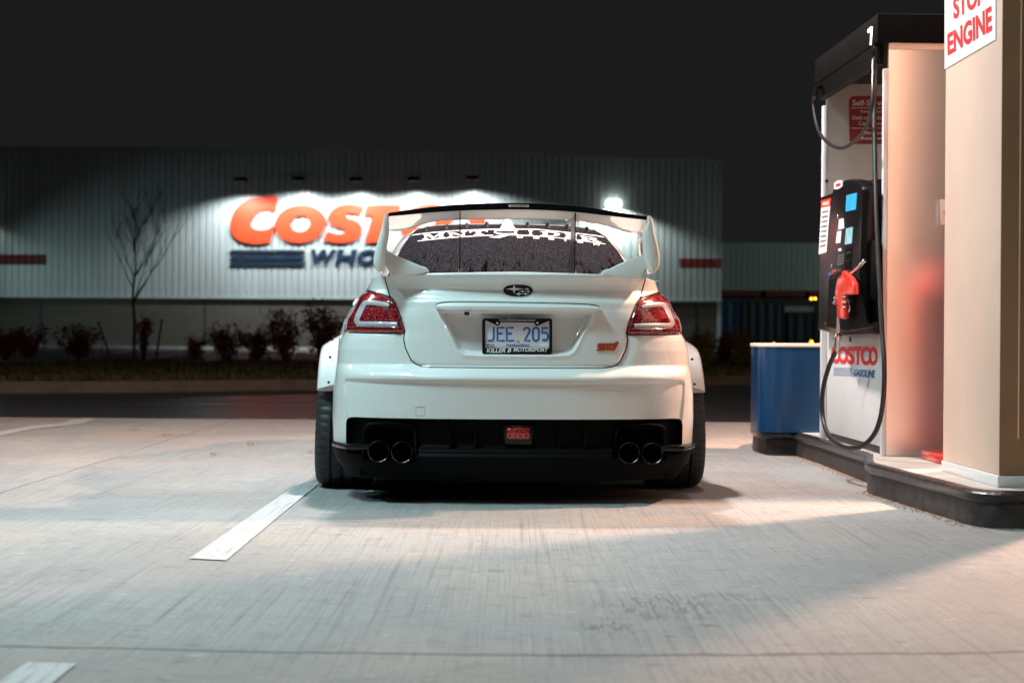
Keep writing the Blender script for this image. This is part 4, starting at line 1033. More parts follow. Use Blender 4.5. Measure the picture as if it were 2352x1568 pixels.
# tail lamp inner parts
def lamppt(px, py, right, off):
    p = S(px, py, off)
    return Vector((-p.x, p.y, p.z)) if right else p
for right, root in ((False, lampL), (True, lampR)):
    f = lambda x, y, off=.003, rr=right: lamppt(x, y, rr, off)
    def rib(path, widths, name, mat, off, k=5):
        pts = [Vector((p[0], p[1], 0)) for p in path]; cs = crom(pts, k); ws = np.interp(np.linspace(0, 1, len(cs)), np.linspace(0, 1, len(widths)), widths)
        vs = []; fs = []; m = 5
        for i, p in enumerate(cs):
            t = (cs[min(i + 1, len(cs) - 1)] - cs[max(i - 1, 0)]).normalized(); n = Vector((-t.y, t.x, 0))
            for j in range(m):
                a = -1 + 2 * j / (m - 1); q = p + n * (a * ws[i] / 2); vs.append(f(q.x, q.y, off + .005 * (1 - a * a)))
        for i in range(len(cs) - 1):
            for j in range(m - 1): fs.append((i * m + j, i * m + j + 1, (i + 1) * m + j + 1, (i + 1) * m + j))
        return mk(name, vs, fs, mat, root, smooth=True)
    rib([(893.5, 701.5), (884, 699), (868, 696.3), (851, 694.5), (840, 695.5), (834, 701), (826, 717), (820, 731), (820, 739), (827, 743), (850, 743.5), (880, 744), (912, 745)], [7, 11, 11, 11, 11.5, 12, 12, 12, 12, 11.5, 11, 11, 11], 'light_guide', MT['guide'], .003)
    rib([(793, 750.2), (830, 750.4), (870, 750.8), (918, 751.8)], [1.2, 1.5, 2.2, 1.5], 'chrome_strip', MT['chrome'], .003)
    mb = MB()
    for i in range(22):
        c = f(796 + i * 5.7, 757.5 + .05 * i, .001); mb.lathe([(0, -.004), (.0045, -.002), (.0055, .002)], c, 'Y', 8)
    mb.obj('led_cells', MT['fog'], root, smooth=True)
    # smoky clear outer corner
    rib([(843, 671), (829, 678), (820, 693), (812, 710), (800, 728), (795, 745), (794, 757)], [1.5, 3, 3, 3, 4, 4, 3], 'outer_rim', MT['clearlens'], .002)
    mb = MB()
    for i in range(9): mb.lathe([(0, -.003), (.004, 0), (.0045, .002)], f(847 + i * 7.6, 706.5 + i * .9, .001), 'Y', 8)
    for i in range(10): mb.lathe([(0, -.003), (.004, 0), (.0045, .002)], f(838 + i * 8.4, 733.5 + i * .3, .001), 'Y', 8)
    mb.obj('led_cells', MT['carbon'], root, smooth=True)
# garnish bar over the plate
def loft(name, secs, mat, parent, closed=True, smooth=True, auto=40, caps=True):
    n = len(secs[0]); vs = [p for s in secs for p in s]; fs = []
    for i in range(len(secs) - 1):
        for k in range(n if closed else n - 1): fs.append((i * n + k, i * n + (k + 1) % n, (i + 1) * n + (k + 1) % n, (i + 1) * n + k))
    if caps and closed: fs.append(tuple(range(n - 1, -1, -1))); fs.append(tuple((len(secs) - 1) * n + k for k in range(n)))
    mb = MB(); mb.add(vs, fs); return mb.obj(name, mat, parent, smooth=smooth, auto=auto)
secs = []
for i in range(41):
    t = -1 + 2 * i / 40; px = 1188.5 + 186.5 * t; e = 1 - abs(t) ** 14 * .55
    zt = tr(px, 692.5 + (6.5 * (t + 1) / 2) + abs(t) ** 3 * 1)[1]; zl = tr(px, 714.5 + (2.5 * (t + 1) / 2))[1]; x = tr(px, 700)[0]
    zm = (zt + zl) / 2; hh = (zt - zl) / 2 * e; b = float(y0(np.array(x), np.array(zm)))
    secs.append([Vector((x, b + .02, zm + hh)), Vector((x, b - .012, zm + hh)), Vector((x, b - .032, zm + hh * .76)), Vector((x, b - .040, zm + hh * .1)), Vector((x, b - .040, zm - hh * .6)), Vector((x, b - .034, zm - hh * .94)), Vector((x, b + .005, zm - hh)), Vector((x, b + .05, zm - hh * .9))])
loft('garnish_bar', secs, MT['paint'], trunk, auto=26)
tl_ = [s_[1] + Vector((0, .004, .0025)) for s_ in secs]; bl_ = [s_[6] + Vector((0, -.004, -.001)) for s_ in secs]
mb = MB(); mb.tube([bl_[0]] + tl_ + [bl_[-1]], .0020, 5); mb.obj('bar_seam', MT['matblack'], trunk)
mb = MB(); c = S(1072, 719, .0); mb.bbox((c.x - .011, c.y - .070, c.z - .010), (c.x + .011, c.y - .045, c.z + .006)); mb.obj('camera', MT['black'], trunk, bevel=.002)
# recess corner light edge & shade are real geometry; badge (oval with six stars)
ec = S(1190, 667, .004); el = MB(); vs = []; fs = []; N = 40; ra, rb_ = .0665, .0335
for k_i, (s, o) in enumerate(((1.0, .004), (.97, -.002), (.85, -.005), (.5, -.007), (0.01, -.008))):
    for k in range(N): a = 2 * math.pi * k / N; vs.append((ec.x + ra * s * math.cos(a), ec.y + o, ec.z + rb_ * s * math.sin(a)))
for i in range(4):
    for k in range(N): fs.append((i * N + k, i * N + (k + 1) % N, (i + 1) * N + (k + 1) % N, (i + 1) * N + k))
el.add(vs, fs); badge = el.obj('badge', MT['black'], trunk, smooth=True, auto=60)
def star(cx, cz, rx, rz, skx=1.0):
    mb = MB(); pts = []
    for k in range(8):
        a = math.pi / 4 * k; 
        if k % 2 == 0:
            R = (rx * (skx if k == 0 else 1)) if k in (0, 4) else rz; pts.append((cx + R * round(math.cos(a)), cz + R * round(math.sin(a))))
        else: R = min(rx, rz) * .34; pts.append((cx + R * math.cos(a), cz + R * math.sin(a)))
    mb.add([(ec.x + x, ec.y - .0092, ec.z + z) for x, z in pts] + [(ec.x + cx, ec.y - .0115, ec.z + cz)], [(i, (i + 1) % 8, 8) for i in range(8)]); mb.obj('star', MT['whitemat'], badge)
def z8(x, y): return ((x - 950) / 205 * .0665, -(y - 388) / 100 * .0335)
for (x, y, r1, r2, k) in ((893, 370, 115, 62, 1.15), (1070, 370, 48, 22, 1), (1010, 402, 50, 22, 1), (1090, 402, 34, 18, 1), (958, 436, 50, 32, 1), (1052, 434, 50, 22, 1)):
    c = z8(x, y); star(c[0], c[1], r1 / 205 * .0665, r2 / 100 * .0335, k)
# red badge letters at the right
def z5(x, y): return ((2380 + x / 12.06) * .5742, (1300 + y / 12.06) * .5742)
def strokes(name, paths, wd, mapfn, mat, parent, thick=(0, .003, 0)):
    mb = MB()
    for p in paths:
        for q in ribbon2d(p, wd): mb.add(*prism([mapfn(v.x, v.y) for v in q], Vector(thick)))
    return mb.obj(name, mat, parent)
S6 = lambda x, y: S(x, y, .005)
Z = lambda pts: [z5(*p) for p in pts]
strokes('model_badge', [Z([(75, 1205), (430, 1205), (500, 1180), (515, 1120), (500, 1040), (460, 1010), (230, 1010)]), Z([(440, 1105), (210, 1105), (160, 1060), (150, 990), (180, 930), (240, 915), (960, 915), (1010, 850), (1060, 835), (1140, 825)]), Z([(620, 960), (620, 1230)]),
                        Z([(735, 1230), (735, 1000), (930, 985), (820, 1230)]), Z([(910, 1230), (985, 1060), (1060, 930), (1120, 830)])], 4.2, S6, MT['emblemred'], trunk)
# number plate, frame and writing
plt = lambda x, y, o=.0: L(x, y, PLY - o)
PLY = float(S(1188, 760, 0).y) - .036
def rrpx(x0, y0, x1, y1, r, n=5): return [(x, y) for x, y in rrect(x0, y0, x1, y1, r, n)]
mb = MB(); mb.add(*prism([plt(x, y) for x, y in rrpx(1111, 733.5, 1265, 804, 4)], Vector((0, .003, 0)))); plate = mb.obj('number_plate', MT['plate'], car)
def frame_poly():
    o = rrpx(1107.5, 731, 1268.5, 813.5, 6); i_ = [(1114.5, 736.2), (1132, 736.2), (1138, 744), (1142.5, 748), (1147, 746), (1150, 739.8), (1227, 740.5), (1230, 747), (1235, 748.6), (1240, 746), (1247, 737), (1261.8, 737), (1261.8, 799.4), (1114.5, 799.4)]
    return o, i_
o_, i_ = frame_poly()
def ringprism(o_, i_, fn, thick):
    """outer and inner loops resampled by angle around the centre"""
    cx = sum(p[0] for p in i_) / len(i_); cy = sum(p[1] for p in i_) / len(i_); cx, cy = 1188, 772
    def samp(loop, a):
        dx, dy = math.cos(a), math.sin(a); best = None
        for k in range(len(loop)):
            x1, y1 = loop[k][0] - cx, loop[k][1] - cy; x2, y2 = loop[(k + 1) % len(loop)][0] - cx, loop[(k + 1) % len(loop)][1] - cy
            den = dx * (y2 - y1) - dy * (x2 - x1)
            if abs(den) < 1e-9: continue
            t = (x1 * (y2 - y1) - y1 * (x2 - x1)) / den; u = (x1 * dy - y1 * dx) / den
            if t > 0 and -1e-6 <= u <= 1 + 1e-6: best = t if best is None else min(best, t)
        return (cx + dx * best, cy + dy * best)
    N = 360; A = [fn(*samp(o_, 2 * math.pi * k / N)) for k in range(N)]; B = [fn(*samp(i_, 2 * math.pi * k / N)) for k in range(N)]; T = Vector(thick)
    vs = A + B + [p + T for p in A] + [p + T for p in B]; fs = []
    for k in range(N):
        j = (k + 1) % N; fs += [(k, j, N + j, N + k), (k, 2 * N + k, 2 * N + j, j), (N + k, N + j, 3 * N + j, 3 * N + k)]
    return vs, fs
mb = MB(); mb.add(*ringprism(o_, i_, lambda x, y: plt(x, y, .007), (0, .008, 0))); fr = mb.obj('plate_frame', MT['black'], plate)
pf = lambda x, y: plt(x, y, .0015); pq = lambda x, y: plt(x, y, .0082)
def zz8(x, y): return ((1800 + x / 3.485) * .5742, (1050 + y / 3.485) * .5742)
Q = lambda pts: [zz8(*p) for p in pts]
def arc(cx, cy, rx, ry, a0, a1, n=10): return [(cx + rx * math.cos(rad(a0 + (a1 - a0) * k / n)), cy + ry * math.sin(rad(a0 + (a1 - a0) * k / n))) for k in range(n + 1)]
J = [Q([(610, 893), (610, 1040)] + arc(572, 1040, 38, 50, 0, 90, 6) + [(530, 1085)])]
def E(x): return [Q([(x + 95, 908), (x, 908), (x, 1087), (x + 100, 1087)]), Q([(x, 988), (x + 72, 988)])]
TWO = [Q(arc(1070, 950, 40, 42, 180, 370, 10) + [(1098, 985), (1040, 1087), (1122, 1087)])]
ZERO = [Q(arc(1197, 950, 41, 42, 180, 360, 10) + [(1238, 1050)] + arc(1197, 1048, 41, 42, 0, 180, 10) + [(1156, 950)])]
FIVE = [Q([(1365, 912), (1290, 912), (1287, 985)] + arc(1325, 1030, 42, 52, 270, 450, 12) + [(1285, 1075)])]
for ch in (J, E(662), E(792), TWO, ZERO, FIVE): strokes('plate_character', ch, 4.5, pf, MT['plateblue'], plate, (0, .0012, 0))
decal_text('lettering', 'Newfoundland', (zz8(788, 1128), zz8(1098, 1128), zz8(1098, 1168), zz8(788, 1168)), pf, MT['plateblue'], plate, .02)
decal_text('lettering', 'MAR', (zz8(508, 1132), zz8(628, 1132), zz8(628, 1155), zz8(508, 1155)), lambda x, y: plt(x, y, .0022), MT['black'], plate, .01)
decal_poly('sticker', [Q([(500, 1122), (645, 1122), (645, 1186), (500, 1186)]), Q([(1245, 1120), (1375, 1120), (1375, 1186), (1245, 1186)])], lambda x, y: plt(x, y, .0012), MT['whitemat'], plate)
decal_poly('sticker_bars', [Q([(515 + 16 * k, 1162), (524 + 16 * k, 1162), (524 + 16 * k, 1180), (515 + 16 * k, 1180)]) for k in range(7)], lambda x, y: plt(x, y, .0022), MT['black'], plate)
decal_poly('emblem', [Q(arc(cx, cy, r, r, 0, 330, 8)) for cx, cy, r in ((935, 1100, 11), (953, 1083, 9), (962, 1108, 11), (950, 1098, 6))], pf, MT['orange'], plate)
decal_text('lettering', 'www.killerbmotorsport.com', (zz8(686, 788), zz8(1190, 788), zz8(1190, 820), zz8(686, 818)), pq, MT['whitemat'], fr, .018, .1)
decal_text('lettering', 'KILLER B', (zz8(512, 1192), zz8(858, 1192), zz8(848, 1252), zz8(508, 1256)), pq, MT['whitemat'], fr, .03, .16)
decal_text('lettering', 'MOTORSPORT', (zz8(890, 1184), zz8(1372, 1190), zz8(1362, 1242), zz8(880, 1242)), pq, MT['whitemat'], fr, .03, .16)
for x in (659, 1219):
    mb = MB(); mb.lathe([(0, -.006), (.0055, -.004), (.007, .002)], plt(*zz8(x, 835), .008), 'Y', 10); mb.obj('screw', MT['chrome'], plate, smooth=True)
# tow hook cover: thin square outline
sq = [tr(*p) for p in rrpx(955, 934.5, 976.5, 954, 3, 3)]; line_on(sq + [sq[0]], .0009, 'tow_cover_line', MT['steel'], car, .0003)
# --- exhausts
for (px, py) in ((869.5, 1036), (923, 1038), (1445, 1040), (1498, 1041)):
    c = L(px, py, .02); r = .0485
    mb = MB(); mb.lathe([(r - .004, .0), (r - .001, -.003), (r, .002), (r, .16), (r - .005, .16), (r - .006, .004), (r - .004, .0)], c, 'Y', 32); t_ = mb.obj('exhaust_tip', MT['tip'], car, smooth=True, auto=60)
    mb = MB(); mb.lathe([(0, .12), (r - .004, .12)], c, 'Y', 24); mb.obj('bore', MT['matblack'], t_)
for s in (-1, 1):
    xc = s * EXX; secs = []
    out_ = [(xc - .118, .215), (xc - .116, .33), (xc - .098, .352), (xc - .05, .358), (xc + .05, .358), (xc + .098, .350), (xc + .116, .328), (xc + .118, .215)]
    mb = MB(); y = float(y0(np.array(EXX), np.array(.33))) + .0
    for a, b in zip(out_, out_[1:]):
        n = Vector((b[1] - a[1], 0, -(b[0] - a[0]))).normalized() * .013
        mb.add([(a[0], y - .004, a[1]), (b[0], y - .004, b[1]), (b[0] + n.x, y + .012, b[1] + n.z), (a[0] + n.x, y + .012, a[1] + n.z), (a[0] - n.x, y + .09, a[1] - n.z), (b[0] - n.x, y + .09, b[1] - n.z)], [(0, 1, 2, 3), (0, 1, 5, 4)])
    mb.obj('exhaust_surround', MT['carbon'], car, smooth=True)
mb = MB(); mb.bbox((L(1440, 1060, .2).x, .12, L(1440, 1073, .2).z), (L(1468, 1060, .2).x, .2, L(1440, 1055, .2).z)); mb.obj('muffler', MT['steel'], car, bevel=.01)
# fog lamp in the centre, strakes, lower blade
fp = lambda x, y, o=0.0: L(x, y, .035 - o)
mb = MB(); mb.add(*prism([fp(1153, 976), fp(1227, 976.5), fp(1220, 1021), fp(1161, 1020)], Vector((0, .05, 0)))); fg = mb.obj('fog_lamp_housing', MT['black'], car, bevel=.004)
mb = MB(); mb.add(*prism([fp(1163.5, 982, .006), fp(1216.5, 982.5, .006), fp(1215.5, 1008, .006), fp(1164.5, 1007.5, .006)], Vector((0, .01, 0)))); fl = mb.obj('fog_lens', MT['fog'], fg, bevel=.002)
mb = MB()
for i in range(4):
    for j in range(2):
        mb.lathe([(0, -.003), (.006, -.001), (.0075, .002)], fp(1171 + 12.6 * i, 988.5 + 12.5 * j, .008), 'Y', 8)
mb.obj('led_cells', MT['lens'], fl, smooth=True)
for px in (1033, 1091, 1188, 1285, 1343):
    x = L(px, 1010, .07).x; mb = MB(); top = .35 if px != 1188 else .25
    mb.add(*prism([(x - .004, .030, top - .01), (x - .004, .06, .11), (x - .004, .40, .11), (x - .004, .40, top)], Vector((.008, 0, 0)))); mb.obj('strake', MT['matblack'], car)
mb = MB(); hb = L(766, 1027, .35); xb = abs(hb.x)
vs = []
for s in (1, -1):
    pl = [(s * .655, .30), (s * .655, .055), (s * .76, .07), (s * (xb + .005), .30), (s * (xb - .01), .55)]
    mb = MB(); mb.add(*prism([(x, y, .240) for x, y in pl], Vector((0, 0, .022)))); mb.obj('lower_blade', MT['carbon'], car, bevel=.003)
mb = MB(); mb.bbox((-.70, .18, .115), (.70, 4.2, .30)); mb.bbox((-.60, .5, .2), (.60, 3.9, .55)); mb.obj('underbody', MT['matblack'], car)
mb = MB()
for s in (1, -1):
    for ay in (AXR, AXF): mb.bbox((s * .60, ay - .37, .2), (s * .63, ay + .37, .66)); mb.bbox((s * .62, ay - .36, .665), (s * .79, ay + .36, .67))
mb.obj('wheel_wells', MT['matblack'], car)
MT['banner'] = M('white_vinyl', (.50, .52, .52), .6, ns=9, na=.05)
# --- greenhouse
sec = [(0, 1.350), (.15, 1.349), (.30, 1.345), (.40, 1.337), (.48, 1.318), (.54, 1.287), (.585, 1.240), (.62, 1.18), (.655, 1.10), (.685, 1.03), (.70, .98)]
sc = crom([(a, 0, b) for a, b in sec], 4); SXg = np.array([p.x for p in sc]); SZg = np.array([p.z for p in sc])
def gy(y): return float(np.interp(y, [.70, .95, 1.2, 1.45, 1.68, 1.85, 2.2, 2.7, 3.1, 3.35], [.08, .42, .70, .90, 1.0, 1.035, 1.09, 1.0, .62, .10]))
def gw(y): return float(np.interp(y, [.70, 1.2, 1.7, 2.4, 3.35], [.950, .99, 1.0, 1.02, 1.05]))
def gpt(i, y): return Vector((float(SXg[i]) * gw(y), y, .98 + (float(SZg[i]) - .98) * gy(y)))
def gz(x, y): return .98 + (float(np.interp(abs(x) / gw(y), SXg, SZg)) - .98) * gy(y)
ysg = [float(v) for v in np.concatenate([np.linspace(.70, 1.72, 52), np.linspace(1.75, 3.35, 40)])]
def ig(y): return float(np.interp(y, [.70, 1.2, 1.65], [.640, .550, .462]))
glass_f, roof_f, side_f, vs = [], [], [], []
xs_row = []
for y in ysg:
    xg = ig(y) if y <= 1.66 else .46
    inner = np.linspace(0, xg, 12); outer = np.array([float(v) for v in np.interp(np.linspace(0, 1, 26), np.linspace(0, 1, 26), np.linspace(xg, .70, 26))])
    row = list(inner) + list(outer[1:]); xs_row.append(row)
M_ = len(xs_row[0])
for y, row in zip(ysg, xs_row):
    for s in (-1, 1):
        for x in row:
            xx = x * gw(y) if x > .69 else x
            vs.append(Vector((s * x * (gw(y) if x >= .6999 else 1), y, gz(min(x, .6999 * gw(y)), y))))
tw = 2 * M_
for i in range(len(ysg) - 1):
    for s in (0, 1):
        for k in range(M_ - 1):
            b = i * tw + s * M_ + k; q = (b, b + 1, b + tw + 1, b + tw); q = q if s == 1 else q[::-1]
            y = ysg[i]; x = xs_row[i][k]
            zc = sum(vs[j].z for j in q) / 4
            if k < 11 and .705 < y < 1.66: glass_f.append(q)
            elif 2.72 < y < 3.3 and k < 20: side_f.append(q)
            elif 1.80 < y < 2.75 and x > .60 and zc < 1.27 and not (2.0 < y < 2.07): side_f.append(q)
            else: roof_f.append(q)
def sub(fs, name, mat, parent=car):
    us = sorted({i for f in fs for i in f}); mp = {a: b for b, a in enumerate(us)}
    return mk(name, [vs[i] for i in us], [tuple(mp[i] for i in f) for f in fs], mat, parent, smooth=True)
sub(roof_f, 'roof', MT['paint']); rg = sub(glass_f, 'rear_window', MT['glass']); sub(side_f, 'side_windows', MT['carbon'])
def GLS(px, py, off=.003):
    """photo pixel -> point on the rear window"""
    lo, hi = .70, 1.75; y = lo; prev = None
    for k in range(106):
        y = lo + (hi - lo) * k / 105; p = L(px, py, y); d = p.z - gz(p.x, y)
        if prev is not None and d < 0 and prev[1] >= 0 or (k == 0 and d < 0): break
        prev = (y, d)
    if prev:
        a, b = prev[0], y
        for _ in range(14):
            m = (a + b) / 2; p = L(px, py, m)
            if p.z - gz(p.x, m) >= 0: a = m
            else: b = m
        y = (a + b) / 2
    p = L(px, py, y - off * 1.5); return Vector((p.x, p.y, p.z + off * .3))
def zA(x, y): return (890 + .1465 * x, 447.9 + .1465 * y)
def zB(x, y): return (1177 + .1465 * x, 447.9 + .1465 * y)
# frame line of the sun strip, then the lettering
fl_ = [zA(370, 633), zA(700, 592), zA(1100, 562), zA(1500, 544), zA(1900, 540), zA(2300, 541), zB(700, 575), zB(1000, 605), zB(1300, 640), zB(1450, 665)]
vsn = []
def glrib(path, wd, name, mat, k=8, off=.004):
    cs = crom([(p[0], p[1], 0) for p in path], k) if k > 1 else [Vector((p[0], p[1], 0)) for p in path]; mb = MB()
    for q in ribbon2d([(p.x, p.y) for p in cs], wd): mb.add([GLS(v.x, v.y, off) for v in q], [(0, 1, 2, 3)])
    return mb.obj(name, mat, rg)
glrib(fl_, 1.8, 'sun_strip_edge', MT['banner'])
glrib([zA(372, 630), zA(430, 556)], 2.4, 'sun_strip_edge', MT['banner'], 3)
ul = [zA(470, 725), zA(800, 690), zA(1150, 660), zA(1660, 632)]; glrib(ul, 1.5, 'underline', MT['banner'])
ul2 = [zA(1920, 630), zA(2200, 636), zB(150, 640), zB(500, 655), zB(900, 695), zB(1200, 735), zB(1455, 772)]; glrib(ul2, 1.3, 'underline', MT['banner'])
GL_ = {'I': [[(.33, 0), (.67, 0), (.67, 1), (.33, 1)], [(.12, .86), (.88, .86), (.88, 1), (.12, 1)], [(.12, 0), (.88, 0), (.88, .14), (.12, .14)]],
 'T': [[(.36, 0), (.64, 0), (.64, 1), (.36, 1)], [(0, .82), (1, .82), (1, 1), (0, 1)], [(0, .58), (.09, .58), (.12, .82), (0, .82)], [(.91, .58), (1, .58), (1, .82), (.88, .82)], [(.22, 0), (.78, 0), (.78, .14), (.22, .14)]],
 'N': [[(.10, 0), (.23, 0), (.23, 1), (.10, 1)], [(.77, 0), (.90, 0), (.90, 1), (.77, 1)], [(.10, 1), (.34, 1), (.90, 0), (.68, 0)], [(0, .87), (.3, .87), (.3, 1), (0, 1)], [(0, 0), (.34, 0), (.34, .13), (0, .13)], [(.66, .87), (1, .87), (1, 1), (.66, 1)]],
 'M': [[(.08, 0), (.19, 0), (.19, 1), (.08, 1)], [(.76, 0), (.93, 0), (.93, 1), (.76, 1)], [(.10, 1), (.30, 1), (.58, .12), (.46, 0)], [(.93, 1), (.76, 1), (.46, .16), (.50, 0)], [(0, .87), (.3, .87), (.3, 1), (0, 1)], [(0, 0), (.28, 0), (.28, .13), (0, .13)], [(.66, 0), (1, 0), (1, .13), (.66, .13)], [(.72, .87), (1, .87), (1, 1), (.72, 1)]],
 'D': [[(.12, 0), (.36, 0), (.36, 1), (.12, 1)], [(0, .86), (.62, .86), (.62, 1), (0, 1)], [(0, 0), (.62, 0), (.62, .14), (0, .14)], [(.62, 1), (.62, .86), (.72, .70), (1.0, .70)], [(.72, .70), (1, .70), (1, .30), (.72, .30)], [(.72, .30), (1, .30), (.62, 0), (.62, .14)]],
 'E': [[(.12, 0), (.38, 0), (.38, 1), (.12, 1)], [(0, .84), (1, .84), (1, 1), (0, 1)], [(0, 0), (1, 0), (1, .16), (0, .16)], [(.3, .43), (.75, .43), (.75, .58), (.3, .58)], [(.9, .62), (1, .62), (1, .84), (.88, .84)], [(.9, .16), (1, .16), (1, .36), (.9, .36)]],
 'R': [[(.10, 0), (.34, 0), (.34, 1), (.10, 1)], [(0, .86), (.62, .86), (.62, 1), (0, 1)], [(0, 0), (.46, 0), (.46, .14), (0, .14)], [(.62, 1), (.62, .86), (.66, .80), (.92, .80)], [(.66, .80), (.92, .80), (.92, .60), (.66, .60)], [(.92, .60), (.66, .60), (.55, .54), (.60, .42)], [(.34, .42), (.60, .42), (.55, .54), (.34, .54)], [(.42, .44), (.66, .46), (1.05, 0), (.78, 0)]]}
def letg(name, c, q, bold=.03):
    if name == 'banner_letter':
        qm = quadmap(q); mb = MB()
        for j, pl_ in enumerate(GL_[c]): mb.add([GLS(*qm(*p), .004 + .0002 * j) for p in pl_], [(0, 1, 2, 3)])
        return mb.obj(name, MT['banner'], rg)
    return decal_text(name, c, q, lambda x, y: GLS(x, y, .004), MT['banner'], rg, bold)
base_ = {}
letters = [('M', zA(560, 625), zA(900, 590), zA(895, 672), zA(545, 700)), ('N', zA(945, 600), zA(1245, 572), zA(1240, 640), zA(945, 665)), ('T', zA(1280, 562), zA(1570, 550), zA(1570, 622), zA(1290, 636)),
           ('I', zA(2190, 560), zA(2290, 562), zA(2300, 628), zA(2195, 626)), ('D', zB(440, 575), zB(745, 590), zB(740, 655), zB(440, 640)), ('E', zB(820, 608), zB(1010, 622), zB(1000, 690), zB(820, 672)), ('R', zB(1060, 640), zB(1330, 675), zB(1400, 748), zB(1060, 712))]
letters.insert(4, ('I', zB(240, 563), zB(330, 568), zB(335, 634), zB(240, 630)))
letters = [l for k, l in enumerate(letters) if k != 3]
for c, a, b, d, e in letters:
    letg('banner_letter', c, (a, b, d, e))
    if c in 'MNTIDER':
        for p0, p1 in (((a, b),) if c in 'N' else ()) : pass
# serif feet
for (x0, x1, y0_, y1_, zf) in ((545, 640, 697, 690, zA), (800, 905, 676, 668, zA), (1355, 1480, 632, 627, zA)): glrib([zf(x0, y0_), zf(x1, y1_)], 1.6, 'serif', MT['banner'], 2)
# mirrored R with its long swept leg
letg('banner_letter', 'I', (zA(1960, 556), zA(2060, 556), zA(2060, 628), zA(1960, 628)))
glrib([zA(1985, 612), zA(1800, 612), zA(1700, 598), zA(1680, 578), zA(1740, 560), zA(1985, 560)], 2.6, 'banner_letter', MT['banner'], 6)
mb = MB(); 
for a, b in (((1860, 612), (1930, 628)),): pass
LEG = [(1870, 612), (1940, 626), (1760, 675), (1590, 668)]; n_ = 6
for k in range(n_):
    t0, t1 = k / n_, (k + 1) / n_; lp = lambda t: ((LEG[0][0] + (LEG[3][0] - LEG[0][0]) * t, LEG[0][1] + (LEG[3][1] - LEG[0][1]) * t), (LEG[1][0] + (LEG[2][0] - LEG[1][0]) * t, LEG[1][1] + (LEG[2][1] - LEG[1][1]) * t))
    a, b = lp(t0); c, d = lp(t1); mb.add([GLS(*zA(*q), .0045) for q in (a, b, d, c)], [(0, 1, 2, 3)])
mb.obj('banner_letter', MT['banner'], rg)
for c, x, y in zip('DESIGN', (120, 375, 610, 830, 1060, 1320), (657, 668, 685, 706, 733, 772)):
    w2 = 48 if c != 'I' else 12; letg('banner_small_letter', c, (zB(x - w2, y - 15), zB(x + w2, y - 10), zB(x + w2, y + 22), zB(x - w2, y + 17)), .04)
# thin seal at the glass sides
for s in (1, -1):
    mb = MB(); mb.tube([Vector((s * (ig(y) + .004), y - .003, gz(ig(y) + .004, y) + .002)) for y in np.linspace(.76, 1.655, 30)], .004, 5); mb.obj('window_seal', MT['black'], rg)
# roof fins, aerial
for px, py in ((980, 533), (1026, 528), (1073, 524.5), (1119.5, 522.5), (1214.5, 523), (1261, 525), (1306, 529), (1352, 534.5)):
    p = GLS(px, py, .0); mb = MB(); h_ = .030
    mb.add([(p.x - .009, p.y - .02, p.z), (p.x + .009, p.y - .02, p.z), (p.x, p.y + .02, p.z + h_), (p.x - .011, p.y + .16, p.z + .028), (p.x + .011, p.y + .16, p.z + .028), (p.x, p.y + .14, p.z + h_ + .012)], [(0, 1, 2), (0, 2, 5, 3), (1, 4, 5, 2), (3, 5, 4)])
    mb.obj('roof_fin', MT['matblack'], car)
p = GLS(1166, 526, 0); mb = MB(); secs = []
for t, hw_, hh in ((0, .044, .0), (.03, .037, .024), (.10, .025, .056), (.17, .022, .088), (.20, .012, .078), (.26, .01, .03), (.32, .004, .005)):
    secs.append([Vector((p.x + hw_ * math.cos(a), p.y + .0 + t, p.z + .02 * min(1, t * 6) + hh * max(0, math.sin(a)) ** .8)) for a in np.linspace(0, math.pi, 9)])
loft('aerial', secs, MT['paint'], car, closed=False, caps=False)
# mirrors, front wheels etc
for s in (1, -1):
    mb = MB(); secs = []
    for x, hz in ((.76, .03), (.79, .04), (.84, .045), (.875, .04), (.89, .02)): secs.append([Vector((s * x, 2.92 + .05 * math.cos(a) + .02,   .925 + hz * math.sin(a))) for a in np.linspace(0, 2 * math.pi, 12, endpoint=False)])
    loft('door_mirror', secs, MT['paint'], car)
# --- flares
def flare(s):
    secs = []; cy, cz = AXR, RW
    XO = abs(L(727.5, 870, .98).x)
    for a in np.linspace(27, 165, 46):
        xo = .935
        ca_, sa_ = math.cos(rad(180 - a)), math.sin(rad(180 - a))
        def P(r, x): return Vector((s * x, cy + r * ca_, cz + r * sa_))
        secs.append([P(.350, xo - .055), P(.350, xo - .010), P(.358, xo), P(.372, xo - .003), P(.384, xo - .016), P(.402, xo - .046), P(.424, xo - .084), P(.446, xo - .12), P(.40, xo - .15), P(.36, xo - .11)])
    return loft('wheel_arch_flare', secs, MT['paint'], car, auto=50)
flare(1); flare(-1)
for s in (1, -1):
    for a in (14, 34, 56):
        r = .432; mb = MB(); xo = abs(L(727.5, 870, .98).x); c = (s * (xo - .085), AXR - r * math.cos(rad(a + 14)), RW + r * math.sin(rad(a + 14)))
        mb.lathe([(0, -.004), (.006, -.003), (.007, .004)], c, 'Y', 8); mb.obj('rivet', MT['black'], car)
    # black end gasket between flare and bumper
    pts = [L(*q) for q in ((780, 775, .62), (777, 800, .60), (772, 850, .58), (768, 880, .58), (764, 915, .60))]
    mb = MB(); mb.tube([Vector((s * abs(p.x) , p.y, p.z)) for p in pts], .002, 5); mb.obj('flare_gasket', MT['black'], car)
